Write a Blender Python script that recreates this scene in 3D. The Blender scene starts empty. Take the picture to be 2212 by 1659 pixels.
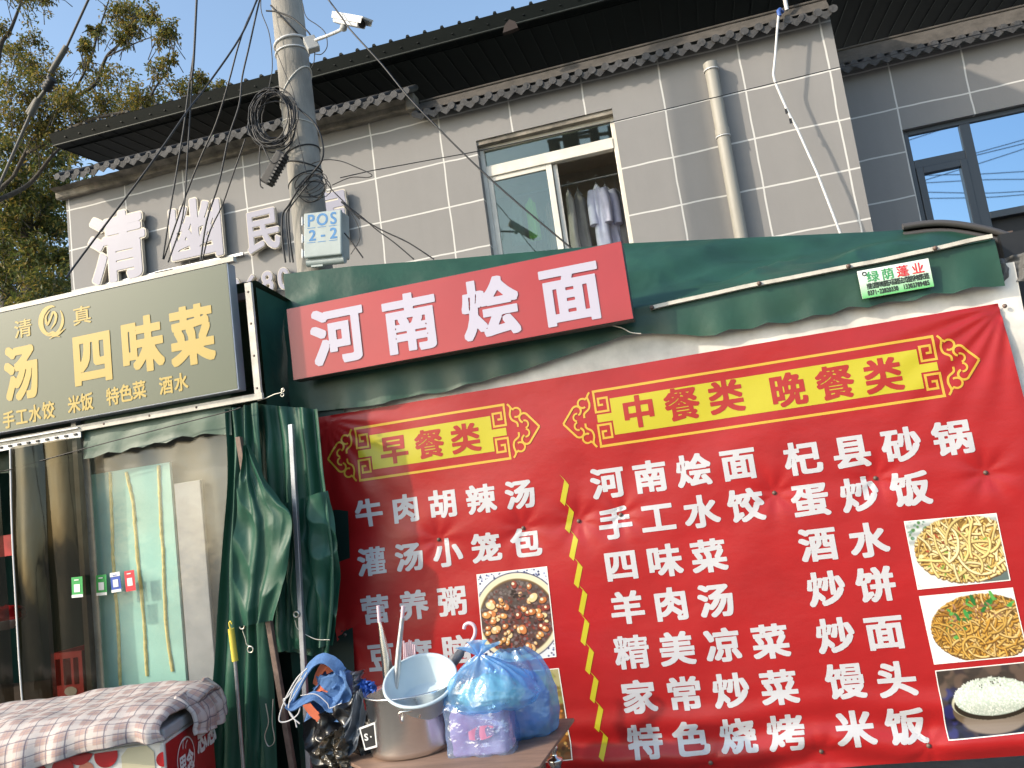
import bpy, bmesh, math, random
import numpy as np
from mathutils import Vector, Matrix, noise as mnoise

SC = bpy.context.scene
COL = SC.collection
R = math.radians
rnd = random.Random(7)

# ------------------------------------------------------------------ camera, sky, sun, exposure
EYE = np.array([0.0, 0.0, 1.6])
FPX, CX, CY = 1777.4, 1106.0, 829.5            # focal length and centre of the picture, in the 2212 px wide view
_p, _r, _y = np.radians([7.9017, -7.775, 13.0294])
FWD = np.array([-math.sin(_y) * math.cos(_p), math.cos(_y) * math.cos(_p), math.sin(_p)])
_r0 = np.array([math.cos(_y), math.sin(_y), 0.0])
_u0 = np.cross(_r0, FWD)
RGT = _r0 * math.cos(_r) + _u0 * math.sin(_r)
UPV = -_r0 * math.sin(_r) + _u0 * math.cos(_r)
cam_d = bpy.data.cameras.new('camera')
cam = bpy.data.objects.new('camera', cam_d)
COL.objects.link(cam)
cam.matrix_world = Matrix(((RGT[0], UPV[0], -FWD[0], EYE[0]), (RGT[1], UPV[1], -FWD[1], EYE[1]),
                           (RGT[2], UPV[2], -FWD[2], EYE[2]), (0, 0, 0, 1)))
cam_d.sensor_width = 36
cam_d.lens = 36 * FPX / 2212
cam_d.clip_start = 0.05
cam_d.clip_end = 3000
SC.camera = cam

SUN_AZ, SUN_EL = R(52), R(30)                    # azimuth measured from the facade normal towards the left
SUN = Vector((-math.sin(SUN_AZ) * math.cos(SUN_EL), -math.cos(SUN_AZ) * math.cos(SUN_EL), math.sin(SUN_EL)))
world = bpy.data.worlds.new('World')
SC.world = world
world.use_nodes = True
wn = world.node_tree
sky = wn.nodes.new('ShaderNodeTexSky')
sky.sky_type = 'NISHITA'
sky.sun_disc = False
sky.sun_elevation = SUN_EL
sky.sun_rotation = math.atan2(SUN.x, SUN.y) % (2 * math.pi)
sky.air_density = 1.0
sky.dust_density = 2.0
sky.ozone_density = 0.6
wn.nodes['Background'].inputs[1].default_value = 0.15
tint = wn.nodes.new('ShaderNodeMix')               # hazy autumn air: slightly greener blue than the clear model sky
tint.data_type = 'RGBA'
tint.blend_type = 'MULTIPLY'
tint.inputs[0].default_value = 1
tint.inputs[7].default_value = (1.03, 1.08, 1.06, 1)
wn.links.new(sky.outputs[0], tint.inputs[6])
wn.links.new(tint.outputs[2], wn.nodes['Background'].inputs[0])
sl = bpy.data.lights.new('sun', 'SUN')
sl.energy = 2.0
sl.angle = R(1.2)
sl.color = (1.0, 0.87, 0.7)
sun = bpy.data.objects.new('sun', sl)
COL.objects.link(sun)
sun.rotation_euler = (-SUN).to_track_quat('-Z', 'Y').to_euler()
sun.location = (-8, -8, 12)
SC.view_settings.view_transform = 'Standard'
SC.view_settings.look = 'None'
SC.view_settings.exposure = 0.98
SC.view_settings.gamma = 1.0
SC.cycles.max_bounces = 8
SC.cycles.transparent_max_bounces = 16
SC.cycles.use_denoising = True


def at(x, y, Y=None, Z=None):
    """The point of the place behind pixel (x, y) of the 2212 px view, at depth Y or height Z."""
    d = FWD * FPX + RGT * (x - CX) - UPV * (y - CY)
    t = Y / d[1] if Y is not None else (Z - EYE[2]) / d[2]
    return EYE + d * t


# ------------------------------------------------------------------ mesh helpers
class MB:
    """Collects shapes; build() links them as one mesh object."""

    def __init__(s):
        s.v, s.f, s.m, s.uv, s.col, s.sm = [], [], [], {}, None, []

    def add(s, vs, fs, mi=0, smooth=False):
        b = len(s.v)
        s.v.extend([tuple(map(float, v)) for v in vs])
        for f in fs:
            s.f.append(tuple(b + i for i in f))
            s.m.append(mi)
            s.sm.append(smooth)
        return b

    def quad(s, a, b, c, d, mi=0):
        s.add([a, b, c, d], [(0, 1, 2, 3)], mi)

    def box(s, lo, hi, mi=0, rot=None, c=None):
        x0, y0, z0 = lo
        x1, y1, z1 = hi
        vs = [(x0, y0, z0), (x1, y0, z0), (x1, y1, z0), (x0, y1, z0), (x0, y0, z1), (x1, y0, z1), (x1, y1, z1), (x0, y1, z1)]
        if rot is not None:
            c = Vector(c) if c is not None else Vector(((x0 + x1) / 2, (y0 + y1) / 2, (z0 + z1) / 2))
            vs = [c + rot @ (Vector(v) - c) for v in vs]
        s.add(vs, [(0, 3, 2, 1), (4, 5, 6, 7), (0, 1, 5, 4), (1, 2, 6, 5), (2, 3, 7, 6), (3, 0, 4, 7)], mi)

    def prism(s, pts, vec, mi=0):
        n = len(pts)
        pts = [np.array(p, float) for p in pts]
        vec = np.array(vec, float)
        s.add(list(pts) + [p + vec for p in pts],
              [tuple(range(n))[::-1], tuple(range(n, 2 * n))] + [(i, (i + 1) % n, n + (i + 1) % n, n + i) for i in range(n)], mi)

    def tube(s, pts, r, n=8, mi=0, cap=True):
        pts = [Vector(map(float, p)) for p in pts]
        rs = r if isinstance(r, (list, tuple)) else [r] * len(pts)
        k = len(pts)
        t0 = (pts[1] - pts[0]).normalized()
        ref = Vector((0, 0, 1)) if abs(t0.z) < .9 else Vector((1, 0, 0))
        nrm = t0.cross(ref).normalized()
        vs = []
        for i, p in enumerate(pts):
            t = (pts[min(i + 1, k - 1)] - pts[max(i - 1, 0)])
            if t.length < 1e-9:
                t = t0.copy()
            t.normalize()
            nrm = (nrm - t * nrm.dot(t))
            if nrm.length < 1e-6:
                nrm = t.orthogonal()
            nrm.normalize()
            b = t.cross(nrm)
            for j in range(n):
                a = 2 * math.pi * j / n
                vs.append(p + (nrm * math.cos(a) + b * math.sin(a)) * rs[i])
        fs = [(i * n + j, i * n + (j + 1) % n, (i + 1) * n + (j + 1) % n, (i + 1) * n + j) for i in range(k - 1) for j in range(n)]
        s.add(vs, fs, mi, True)
        if cap:
            s.add(vs[:n], [tuple(range(n))[::-1]], mi)
            s.add(vs[-n:], [tuple(range(n))], mi)

    def lathe(s, prof, n=32, M=None, mi=0):
        """prof: (radius, height) pairs turned about local Z, moved by matrix M."""
        M = M or Matrix()
        vs = [M @ Vector((r * math.cos(2 * math.pi * j / n), r * math.sin(2 * math.pi * j / n), z)) for r, z in prof for j in range(n)]
        k = len(prof)
        s.add(vs, [(i * n + j, i * n + (j + 1) % n, (i + 1) * n + (j + 1) % n, (i + 1) * n + j) for i in range(k - 1) for j in range(n)], mi, True)

    def surf(s, nu, nv, fn, mi=0, smooth=True, uv=False):
        vs = [fn(i / nu, j / nv) for j in range(nv + 1) for i in range(nu + 1)]
        b = s.add(vs, [(j * (nu + 1) + i, j * (nu + 1) + i + 1, (j + 1) * (nu + 1) + i + 1, (j + 1) * (nu + 1) + i) for j in range(nv) for i in range(nu)], mi, smooth)
        if uv:
            for j in range(nv + 1):
                for i in range(nu + 1):
                    s.uv[b + j * (nu + 1) + i] = (i / nu, j / nv)
        return b

    def build(s, name, mats, parent=None, origin='world', bevel=0, merge=False):
        me = bpy.data.meshes.new(name)
        v = np.array(s.v, float)
        off = np.zeros(3)
        if parent is None and origin == 'base':
            off = np.array([(v[:, 0].min() + v[:, 0].max()) / 2, (v[:, 1].min() + v[:, 1].max()) / 2, v[:, 2].min()])
        me.from_pydata([tuple(p) for p in v - off], [], s.f)
        if not isinstance(mats, (list, tuple)):
            mats = [mats]
        for m in mats:
            me.materials.append(m)
        me.polygons.foreach_set('material_index', s.m)
        me.polygons.foreach_set('use_smooth', s.sm)
        if s.uv:
            ul = me.uv_layers.new(name='UVMap')
            for lp in me.loops:
                ul.data[lp.index].uv = s.uv.get(lp.vertex_index, (0, 0))
        if s.col is not None:
            ca = me.color_attributes.new('print', 'FLOAT_COLOR', 'POINT')
            ca.data.foreach_set('color', np.asarray(s.col, 'f').ravel())
        me.update()
        o = bpy.data.objects.new(name, me)
        COL.objects.link(o)
        o.location = off
        if parent is not None:
            o.parent = parent
            if parent.type == 'EMPTY':
                o.matrix_parent_inverse = Matrix.Translation(-parent.location)
            elif parent.parent is None:
                o.matrix_parent_inverse = Matrix.Translation(-parent.location)
        if bevel:
            b = o.modifiers.new('bevel', 'BEVEL')
            b.width = bevel
            b.segments = 2
            b.limit_method = 'ANGLE'
        return o


def tag(o, label=None, cat=None, group=None, kind=None):
    if label:
        o['label'] = label
    if cat:
        o['category'] = cat
    if group:
        o['group'] = group
    if kind:
        o['kind'] = kind
    return o


def thing(name, label, cat, loc, group=None):
    o = bpy.data.objects.new(name, None)
    COL.objects.link(o)
    o.empty_display_size = .1
    o.location = tuple(map(float, loc))
    return tag(o, label, cat, group)


def mat(name, col, rough=.6, metal=0.0, var=0.0, vscale=3.0, bump=0.0, bscale=20.0, spec=.5, var2=None, stretch=None, coat=0.0, detail=6):
    m = bpy.data.materials.new(name)
    m.use_nodes = True
    nt = m.node_tree
    b = nt.nodes['Principled BSDF']
    b.inputs['Base Color'].default_value = (*col, 1)
    b.inputs['Roughness'].default_value = rough
    b.inputs['Metallic'].default_value = metal
    b.inputs['Specular IOR Level'].default_value = spec
    if coat:
        b.inputs['Coat Weight'].default_value = coat
        b.inputs['Coat Roughness'].default_value = .15
    geo = nt.nodes.new('ShaderNodeNewGeometry')
    src = geo.outputs['Position']
    if stretch:
        mp = nt.nodes.new('ShaderNodeMapping')
        mp.inputs['Scale'].default_value = stretch
        nt.links.new(src, mp.inputs[0])
        src = mp.outputs[0]
    if var:
        n = nt.nodes.new('ShaderNodeTexNoise')
        n.inputs['Scale'].default_value = vscale
        n.inputs['Detail'].default_value = detail
        n.inputs['Roughness'].default_value = .6
        nt.links.new(src, n.inputs['Vector'])
        rp = nt.nodes.new('ShaderNodeValToRGB')
        c2 = var2 or tuple(c * (1 - var) for c in col)
        c3 = tuple(min(1, c * (1 + var * .5)) for c in col)
        rp.color_ramp.elements[0].position = .3
        rp.color_ramp.elements[1].position = .7
        rp.color_ramp.elements[0].color = (*c2, 1)
        rp.color_ramp.elements[1].color = (*c3, 1)
        nt.links.new(n.outputs[0], rp.inputs[0])
        nt.links.new(rp.outputs[0], b.inputs['Base Color'])
    if bump:
        n = nt.nodes.new('ShaderNodeTexNoise')
        n.inputs['Scale'].default_value = bscale
        n.inputs['Detail'].default_value = 5
        nt.links.new(src, n.inputs['Vector'])
        bp = nt.nodes.new('ShaderNodeBump')
        bp.inputs['Strength'].default_value = bump
        bp.inputs['Distance'].default_value = .02
        nt.links.new(n.outputs[0], bp.inputs['Height'])
        nt.links.new(bp.outputs[0], b.inputs['Normal'])
    return m


def see_through(name, tint, gloss=.2, rough=.05, dust=.1, dustcol=(.5, .5, .5), var=0.0, gcol=(1, 1, 1), bump=0.0, bscale=6, fres=False, stretch=None):
    """Glass, clear plastic film or a thin bag: clear + mirror + a little dust."""
    m = bpy.data.materials.new(name)
    m.use_nodes = True
    nt = m.node_tree
    nt.nodes.remove(nt.nodes['Principled BSDF'])
    out = nt.nodes['Material Output']
    tr = nt.nodes.new('ShaderNodeBsdfTransparent')
    tr.inputs[0].default_value = (*tint, 1)
    gl = nt.nodes.new('ShaderNodeBsdfGlossy')
    gl.inputs[0].default_value = (*gcol, 1)
    gl.inputs['Roughness'].default_value = rough
    df = nt.nodes.new('ShaderNodeBsdfDiffuse')
    df.inputs[0].default_value = (*dustcol, 1)
    tl = nt.nodes.new('ShaderNodeBsdfTranslucent')
    tl.inputs[0].default_value = (*dustcol, 1)
    dm = nt.nodes.new('ShaderNodeMixShader')
    dm.inputs[0].default_value = .4
    nt.links.new(df.outputs[0], dm.inputs[1])
    nt.links.new(tl.outputs[0], dm.inputs[2])
    m1 = nt.nodes.new('ShaderNodeMixShader')
    m1.inputs[0].default_value = dust
    nt.links.new(tr.outputs[0], m1.inputs[1])
    nt.links.new(dm.outputs[0], m1.inputs[2])
    m2 = nt.nodes.new('ShaderNodeMixShader')
    m2.inputs[0].default_value = gloss
    nt.links.new(m1.outputs[0], m2.inputs[1])
    nt.links.new(gl.outputs[0], m2.inputs[2])
    nt.links.new(m2.outputs[0], out.inputs[0])
    geo = nt.nodes.new('ShaderNodeNewGeometry')
    src = geo.outputs['Position']
    if stretch:
        mp = nt.nodes.new('ShaderNodeMapping')
        mp.inputs['Scale'].default_value = stretch
        nt.links.new(src, mp.inputs[0])
        src = mp.outputs[0]
    if var:
        n = nt.nodes.new('ShaderNodeTexNoise')
        n.inputs['Scale'].default_value = 3
        n.inputs['Detail'].default_value = 6
        nt.links.new(src, n.inputs['Vector'])
        mr = nt.nodes.new('ShaderNodeMapRange')
        mr.inputs[1].default_value = .3
        mr.inputs[2].default_value = .7
        mr.inputs[3].default_value = max(0, dust - var)
        mr.inputs[4].default_value = min(1, dust + var)
        nt.links.new(n.outputs[0], mr.inputs[0])
        nt.links.new(mr.outputs[0], m1.inputs[0])
    if bump:
        n = nt.nodes.new('ShaderNodeTexNoise')
        n.inputs['Scale'].default_value = bscale
        n.inputs['Detail'].default_value = 3
        nt.links.new(src, n.inputs['Vector'])
        bp = nt.nodes.new('ShaderNodeBump')
        bp.inputs['Strength'].default_value = bump
        bp.inputs['Distance'].default_value = .03
        nt.links.new(n.outputs[0], bp.inputs['Height'])
        nt.links.new(bp.outputs[0], gl.inputs['Normal'])
        nt.links.new(bp.outputs[0], df.inputs['Normal'])
    return m


def nz(x, y=0.0, z=0.0):
    return mnoise.noise(Vector((x, y, z)))


def smooth_line(pts, n=6):
    """Catmull-Rom through the points."""
    p = [np.array(q, float) for q in pts]
    if len(p) < 3:
        return p
    p = [2 * p[0] - p[1]] + p + [2 * p[-1] - p[-2]]
    out = []
    for i in range(1, len(p) - 2):
        for k in range(n):
            t = k / n
            a, b, c, d = p[i - 1], p[i], p[i + 1], p[i + 2]
            out.append(.5 * ((2 * b) + (-a + c) * t + (2 * a - 5 * b + 4 * c - d) * t * t + (-a + 3 * b - 3 * c + d) * t ** 3))
    out.append(p[-2])
    return out


def along(pts, t):
    """Point at fraction t of a polyline."""
    p = [np.array(q, float) for q in pts]
    L = [0.0]
    for a, b in zip(p, p[1:]):
        L.append(L[-1] + np.linalg.norm(b - a))
    s = t * L[-1]
    for i in range(len(p) - 1):
        if s <= L[i + 1] or i == len(p) - 2:
            k = (s - L[i]) / max(1e-9, L[i + 1] - L[i])
            return p[i] + (p[i + 1] - p[i]) * k


# ------------------------------------------------------------------ lettering: glyph outlines -> stroke weight -> flat mesh
_seg_cache = {}


def glyph_segments(ch):
    if ch in _seg_cache:
        return _seg_cache[ch]
    cu = bpy.data.curves.new('glyph', 'FONT')
    cu.body = ch
    cu.size = 1
    cu.fill_mode = 'NONE'
    cu.dimensions = '2D'
    cu.resolution_u = 4
    o = bpy.data.objects.new('glyph', cu)
    COL.objects.link(o)
    dg = bpy.context.evaluated_depsgraph_get()
    dg.update()
    me = bpy.data.meshes.new_from_object(o.evaluated_get(dg))
    co = np.array([v.co[:2] for v in me.vertices])
    sg = np.array([(co[e.vertices[0]], co[e.vertices[1]]) for e in me.edges]) if len(me.edges) else np.zeros((0, 2, 2))
    bpy.data.objects.remove(o)
    bpy.data.curves.remove(cu)
    bpy.data.meshes.remove(me)
    _seg_cache[ch] = sg
    return sg


_field_cache = {}


def glyph_field(ch, N, ypow=1.0):
    key = (ch, N, ypow)
    if key in _field_cache:
        return _field_cache[key]
    sg = glyph_segments(ch)
    lo = sg.reshape(-1, 2).min(0) - .12
    hi = sg.reshape(-1, 2).max(0) + .12
    nx = max(8, int((hi[0] - lo[0]) * N))
    ny = max(8, int((hi[1] - lo[1]) * N))
    gx = np.linspace(lo[0], hi[0], nx)
    gy = np.linspace(lo[1], hi[1], ny)
    X, Y = np.meshgrid(gx, gy)
    d2 = np.full(X.shape, 9.0)
    ins = np.zeros(X.shape, bool)
    for (ax, ay), (bx, by) in sg:
        dx, dy = bx - ax, (by - ay) * ypow
        t = np.clip(((X - ax) * dx + (Y - ay) * ypow * dy) / max(1e-12, dx * dx + dy * dy), 0, 1)
        d2 = np.minimum(d2, (X - ax - t * dx) ** 2 + ((Y - ay) * ypow - t * dy) ** 2)
        if ay != by:
            cond = (ay > Y) != (by > Y)
            ins ^= cond & (X < (bx - ax) * (Y - ay) / (by - ay) + ax)
    F = np.where(ins, -1, 1) * np.sqrt(d2)
    mid = (sg.reshape(-1, 2).min(0) + sg.reshape(-1, 2).max(0)) / 2
    per = np.linalg.norm(sg[:, 0] - sg[:, 1], axis=1).sum()
    _field_cache[key] = (gx, gy, F, mid, per)
    return _field_cache[key]


def glyph_polys(ch, bold=.02, N=64, dense=14.0, ypow=1.25, run=6, square=True):
    """Flat polygons (em units, centred on the em square) of one bold glyph."""
    gx, gy, F, mid, per = glyph_field(ch, N, ypow)
    r = bold * min(1.0, dense / max(per, 1e-6)) ** 1.35
    G = F - (0 if square else r)
    cx_, cy_ = gx[1] - gx[0], gy[1] - gy[0]
    for ax, s in ((1, r / cx_), (0, r * .8 / cy_)) if square else ():      # square pen: widens strokes but keeps corners sharp
        H_ = G
        for t in (-1, -.5, .5, 1):
            k = int(math.floor(t * s))
            fr_ = t * s - k
            H_ = np.minimum(H_, np.roll(G, -k, ax) * (1 - fr_) + np.roll(G, -k - 1, ax) * fr_)
        G = H_
    if square:
        G = np.maximum(G, F - r * 1.25)
        k = max(1, int(round(r * 1.4 / cx_)))              # leave a hairline open in narrow counters
        Mx = F
        for ax in (0, 1):
            Mx = np.max([np.roll(Mx, t, ax) for t in range(-k, k + 1)], axis=0)
        G = np.maximum(G, F - Mx + .015)
    verts, polys, idx = [], [], {}
    cxy = np.array([.5, .37]) if ord(ch) > 0x2e80 else mid

    def vid(p):
        k = (round(p[0], 5), round(p[1], 5))
        if k not in idx:
            idx[k] = len(verts)
            verts.append((p[0] - cxy[0], p[1] - cxy[1]))
        return idx[k]
    ny, nx = G.shape
    I = G < 0
    for j in range(ny - 1):
        i = 0
        while i < nx - 1:
            c = (I[j, i], I[j, i + 1], I[j + 1, i + 1], I[j + 1, i])
            if all(c):
                k = i
                while k < nx - 1 and k - i < run and I[j, k] and I[j, k + 1] and I[j + 1, k + 1] and I[j + 1, k]:
                    k += 1
                polys.append([vid((gx[i], gy[j])), vid((gx[k], gy[j])), vid((gx[k], gy[j + 1])), vid((gx[i], gy[j + 1]))])
                i = k
                continue
            if any(c):
                P = [(gx[i], gy[j]), (gx[i + 1], gy[j]), (gx[i + 1], gy[j + 1]), (gx[i], gy[j + 1])]
                g = [G[j, i], G[j, i + 1], G[j + 1, i + 1], G[j + 1, i]]
                poly = []
                for a in range(4):
                    b = (a + 1) % 4
                    if g[a] < 0:
                        poly.append(vid(P[a]))
                    if (g[a] < 0) != (g[b] < 0):
                        t = g[a] / (g[a] - g[b])
                        poly.append(vid((P[a][0] + (P[b][0] - P[a][0]) * t, P[a][1] + (P[b][1] - P[a][1]) * t)))
                q = [poly[0]]
                for a in poly[1:]:
                    if a != q[-1]:
                        q.append(a)
                if len(q) > 2 and q[0] == q[-1]:
                    q.pop()
                if len(q) > 2:
                    polys.append(q)
            i += 1
    return verts, polys


def put_glyph(mb, ch, fn, w, h, bold=.02, N=64, dense=14.0, ypow=1.25, mi=0, rot=0.0, depth=0.0, slant=0.0, square=True):
    """fn(dx, dz, out) -> point; w, h: size of one em."""
    if ch == ' ':
        return
    vs, ps = glyph_polys(ch, bold, N, dense, ypow, run=1 if depth else 6, square=square)
    c, s = math.cos(rot), math.sin(rot)
    loc = [(x * w * c - y * h * s + slant * y * h, x * w * s + y * h * c) for x, y in vs]
    mb.add([fn(a, b, 0) for a, b in loc], ps, mi)
    if depth:
        cnt = {}
        for p in ps:
            for a, b in zip(p, p[1:] + p[:1]):
                k = (min(a, b), max(a, b))
                cnt[k] = None if k in cnt else (a, b)
        n = len(loc)
        mb.add([fn(a, b, 0) for a, b in loc] + [fn(a, b, -depth) for a, b in loc],
               [(a, b, n + b, n + a) for e in cnt.values() if e for a, b in [e]], mi)


def text_row(mb, chars, c0, c1, fn, w, h, **kw):
    """Spread the characters evenly between world (x, z) centres c0 and c1; '_' leaves a gap."""
    n = len(chars)
    for i, ch in enumerate(chars):
        if ch == '_':
            continue
        k = i / max(1, n - 1)
        cx, cz = c0[0] + (c1[0] - c0[0]) * k, c0[1] + (c1[1] - c0[1]) * k
        put_glyph(mb, ch, lambda a, b, o: fn(cx + a, cz + b, o), w, h, **kw)


def ribbon(mb, pts, width, fn, closed=False, mi=0, step=.05, out=0.0):
    """Mitred flat line of the given width through 2-D points."""
    P = [np.array(p, float) for p in pts]
    Q = []
    m = len(P)
    for i in range(m if closed else m - 1):
        a, b = P[i], P[(i + 1) % m]
        k = max(1, int(np.linalg.norm(b - a) / step))
        Q += [a + (b - a) * t / k for t in range(k)]
    if not closed:
        Q.append(P[-1])
    n = len(Q)
    ws = width if isinstance(width, (list, tuple)) else None
    vs = []
    for i in range(n):
        pr = Q[(i - 1) % n] if (closed or i > 0) else 2 * Q[0] - Q[1]
        nx = Q[(i + 1) % n] if (closed or i < n - 1) else 2 * Q[-1] - Q[-2]
        d1 = (Q[i] - pr) / max(1e-9, np.linalg.norm(Q[i] - pr))
        d2 = (nx - Q[i]) / max(1e-9, np.linalg.norm(nx - Q[i]))
        n1, n2 = np.array([-d1[1], d1[0]]), np.array([-d2[1], d2[0]])
        b = n1 + n2
        L = np.linalg.norm(b)
        b = n1 if L < 1e-6 else b / L
        wd = width
        if ws:
            t = i / max(1, n - 1) * (len(ws) - 1)
            k = min(int(t), len(ws) - 2)
            wd = ws[k] + (ws[k + 1] - ws[k]) * (t - k)
        wd = wd / 2 / max(.4, float(b @ n1))
        vs += [fn(*(Q[i] + b * wd), out), fn(*(Q[i] - b * wd), out)]
    fs = [(2 * i, 2 * ((i + 1) % n), 2 * ((i + 1) % n) + 1, 2 * i + 1) for i in range(n if closed else n - 1)]
    mb.add(vs, fs, mi)

# ------------------------------------------------------------------ materials of the setting
def wall_material(name, x0, dx):
    m = mat(name, (.25, .243, .24), .85, bump=.08, bscale=35)
    nt = m.node_tree
    b = nt.nodes['Principled BSDF']
    N, Lk = nt.nodes.new, nt.links.new
    geo = N('ShaderNodeNewGeometry')
    sep = N('ShaderNodeSeparateXYZ')
    wob = N('ShaderNodeTexNoise')
    wob.inputs['Scale'].default_value = 2.5
    Lk(geo.outputs['Position'], wob.inputs['Vector'])
    Lk(geo.outputs['Position'], sep.inputs[0])

    def mth(op, a, bb=None):
        n = N('ShaderNodeMath')
        n.operation = op
        for i, v in enumerate((a, bb)):
            if v is None:
                continue
            if isinstance(v, (int, float)):
                n.inputs[i].default_value = v
            else:
                Lk(v, n.inputs[i])
        return n.outputs[0]
    w = mth('MULTIPLY', mth('SUBTRACT', wob.outputs[0], .5), .03)
    ux = mth('DIVIDE', mth('ADD', mth('SUBTRACT', sep.outputs[0], x0), w), dx)
    uz = mth('DIVIDE', mth('ADD', mth('SUBTRACT', sep.outputs[2], 3.843), w), .5275)
    lx = mth('MULTIPLY', mth('ABSOLUTE', mth('SUBTRACT', mth('FRACT', mth('ADD', ux, .5)), .5)), dx)
    lz = mth('MULTIPLY', mth('ABSOLUTE', mth('SUBTRACT', mth('FRACT', mth('ADD', uz, .5)), .5)), .5275)
    line = mth('LESS_THAN', mth('MINIMUM', lx, lz), .0085)
    # each rendered panel keeps a slightly different tone, plus weathering
    cell = N('ShaderNodeCombineXYZ')
    Lk(mth('FLOOR', ux), cell.inputs[0])
    Lk(mth('FLOOR', uz), cell.inputs[1])
    wn_ = N('ShaderNodeTexWhiteNoise')
    Lk(cell.outputs[0], wn_.inputs['Vector'])
    st = N('ShaderNodeTexNoise')
    st.inputs['Scale'].default_value = 1.7
    st.inputs['Detail'].default_value = 8
    st.inputs['Roughness'].default_value = .65
    Lk(geo.outputs['Position'], st.inputs['Vector'])
    mp = N('ShaderNodeMapping')
    mp.inputs['Scale'].default_value = (9, 9, .6)
    Lk(geo.outputs['Position'], mp.inputs[0])
    rn = N('ShaderNodeTexNoise')
    rn.inputs['Scale'].default_value = 1.0
    rn.inputs['Detail'].default_value = 4
    Lk(mp.outputs[0], rn.inputs['Vector'])
    f = mth('ADD', mth('ADD', mth('MULTIPLY', wn_.outputs[0], .05), mth('MULTIPLY', st.outputs[0], .16)), mth('ADD', mth('MULTIPLY', rn.outputs[0], .08), .84))
    mul = N('ShaderNodeMix')
    mul.data_type = 'RGBA'
    mul.blend_type = 'MULTIPLY'
    mul.inputs[0].default_value = 1
    mul.inputs[6].default_value = (.25, .243, .24, 1)
    cc = N('ShaderNodeCombineXYZ')
    for i in range(3):
        Lk(f, cc.inputs[i])
    Lk(cc.outputs[0], mul.inputs[7])
    mx = N('ShaderNodeMix')
    mx.data_type = 'RGBA'
    Lk(line, mx.inputs[0])
    Lk(mul.outputs[2], mx.inputs[6])
    mx.inputs[7].default_value = (.6, .59, .57, 1)
    Lk(mx.outputs[2], b.inputs['Base Color'])
    return m


M = {}
M['wall'] = wall_material('grey_render_wall', -6.55, .8295)
M['wall_recess'] = wall_material('grey_render_recess', 2.665, .775)
M['plaster'] = mat('weathered_plaster', (.27, .24, .2), .9, var=.6, vscale=5, bump=.4, bscale=18, var2=(.1, .09, .075))
M['tile'] = mat('grey_clay_tile', (.062, .062, .066), .75, var=.45, vscale=9, bump=.3, bscale=40)
M['metal_roof'] = mat('dark_green_sheet', (.004, .007, .007), .5, var=.3, vscale=2, spec=.15)
M['roof_edge'] = mat('dark_green_trim', (.012, .017, .014), .5, var=.4, vscale=6)
M['concrete'] = mat('pole_concrete', (.28, .265, .24), .85, var=.35, vscale=6, bump=.3, bscale=45, stretch=(1, 1, .35))
M['black_cable'] = mat('black_cable', (.012, .012, .014), .5)
M['white_plastic'] = mat('white_plastic', (.64, .64, .64), .4, var=.1, vscale=5)
M['grey_plastic'] = mat('grey_plastic', (.4, .4, .39), .5, var=.15, vscale=8)
M['upvc'] = mat('white_window_frame', (.72, .68, .6), .4, var=.15, vscale=6)
M['dark_frame'] = mat('dark_window_frame', (.05, .06, .075), .4)
M['pvc_pipe'] = mat('grey_drainpipe', (.31, .295, .26), .55, var=.15, vscale=4, stretch=(1, 1, .2))
M['room'] = mat('room_plaster', (.62, .56, .5), .9, var=.2, vscale=2)
M['black'] = mat('black_rubber', (.015, .015, .017), .6)
M['steel'] = mat('galvanised_steel', (.5, .51, .53), .38, metal=.85, var=.25, vscale=14, bump=.06, bscale=60)
M['glass'] = see_through('window_glass', (.7, .76, .73), gloss=.17, rough=.02, dust=.02, dustcol=(.2, .23, .22), gcol=(.62, .68, .6))
M['dark_glass'] = mat('dark_reflective_glass', (.02, .03, .045), .02, spec=.5)
_b = M['dark_glass'].node_tree.nodes['Principled BSDF']
_b.inputs['Metallic'].default_value = 1
_b.inputs['Base Color'].default_value = (.36, .5, .66, 1)
M['ground'] = mat('concrete_ground', (.13, .12, .11), .9, var=.35, vscale=2.5, bump=.4, bscale=22)

# ------------------------------------------------------------------ ground
g = MB()
g.surf(40, 40, lambda u, v: (-400 + 800 * u, -300 + 900 * v, 0))
tag(g.build('ground', M['ground']), kind='structure')

# ------------------------------------------------------------------ grey two-storey building
YF, YR = 8.5, 9.9
bld = thing('guesthouse_building', 'grey two-storey building with white grid lines and tiled eaves under a dark metal roof', 'building', (-2.8, YF, 0))
XL, XR = -7.42, 1.85
wx0, wx1, wz0, wz1 = -2.0, -.462, 3.75, 5.585          # window opening
b = MB()
b.box((XL, YF, 0), (wx0, YF + .3, 6.18))
b.box((wx1, YF, 0), (XR, YF + .3, 6.02))
b.box((wx0, YF, wz1), (wx1, YF + .3, 6.02))
b.box((wx0, YF, 0), (wx1, YF + .3, wz0))
b.box((XL, YF + .302, 0), (XL + .3, 14, 6.02))
b.box((XR - .3, YF + .302, 0), (XR, 14, 6.02))
b.box((XL, 13.7, 0), (9, 14, 6.02))
b.build('wall', M['wall'], bld)
b = MB()
dl, dt = at(1475 + 1422 / 3, 842 / 3, Y=YR)[0], at(1475 + 1422 / 3, 842 / 3, Y=YR)[2]
dr = 5.7
b.box((XR + .002, YR, 0), (dl, YR + .3, 6.0))
b.box((dl, YR, dt), (9, YR + .3, 6.0))
b.box((dl, YR, 0), (dr, YR + .3, 3.5))
b.box((dr, YR, 0), (9, YR + .3, dt - .001))
b.build('wall', M['wall_recess'], bld)
b = MB()
b.box((XL + .3, YF + .3, 5.7), (XR - .3, 13.7, 5.95))
b.box((XR, YR + .3, 5.7), (9, 13.7, 5.95))
b.build('flat_roof_slab', M['plaster'], bld)
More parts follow.
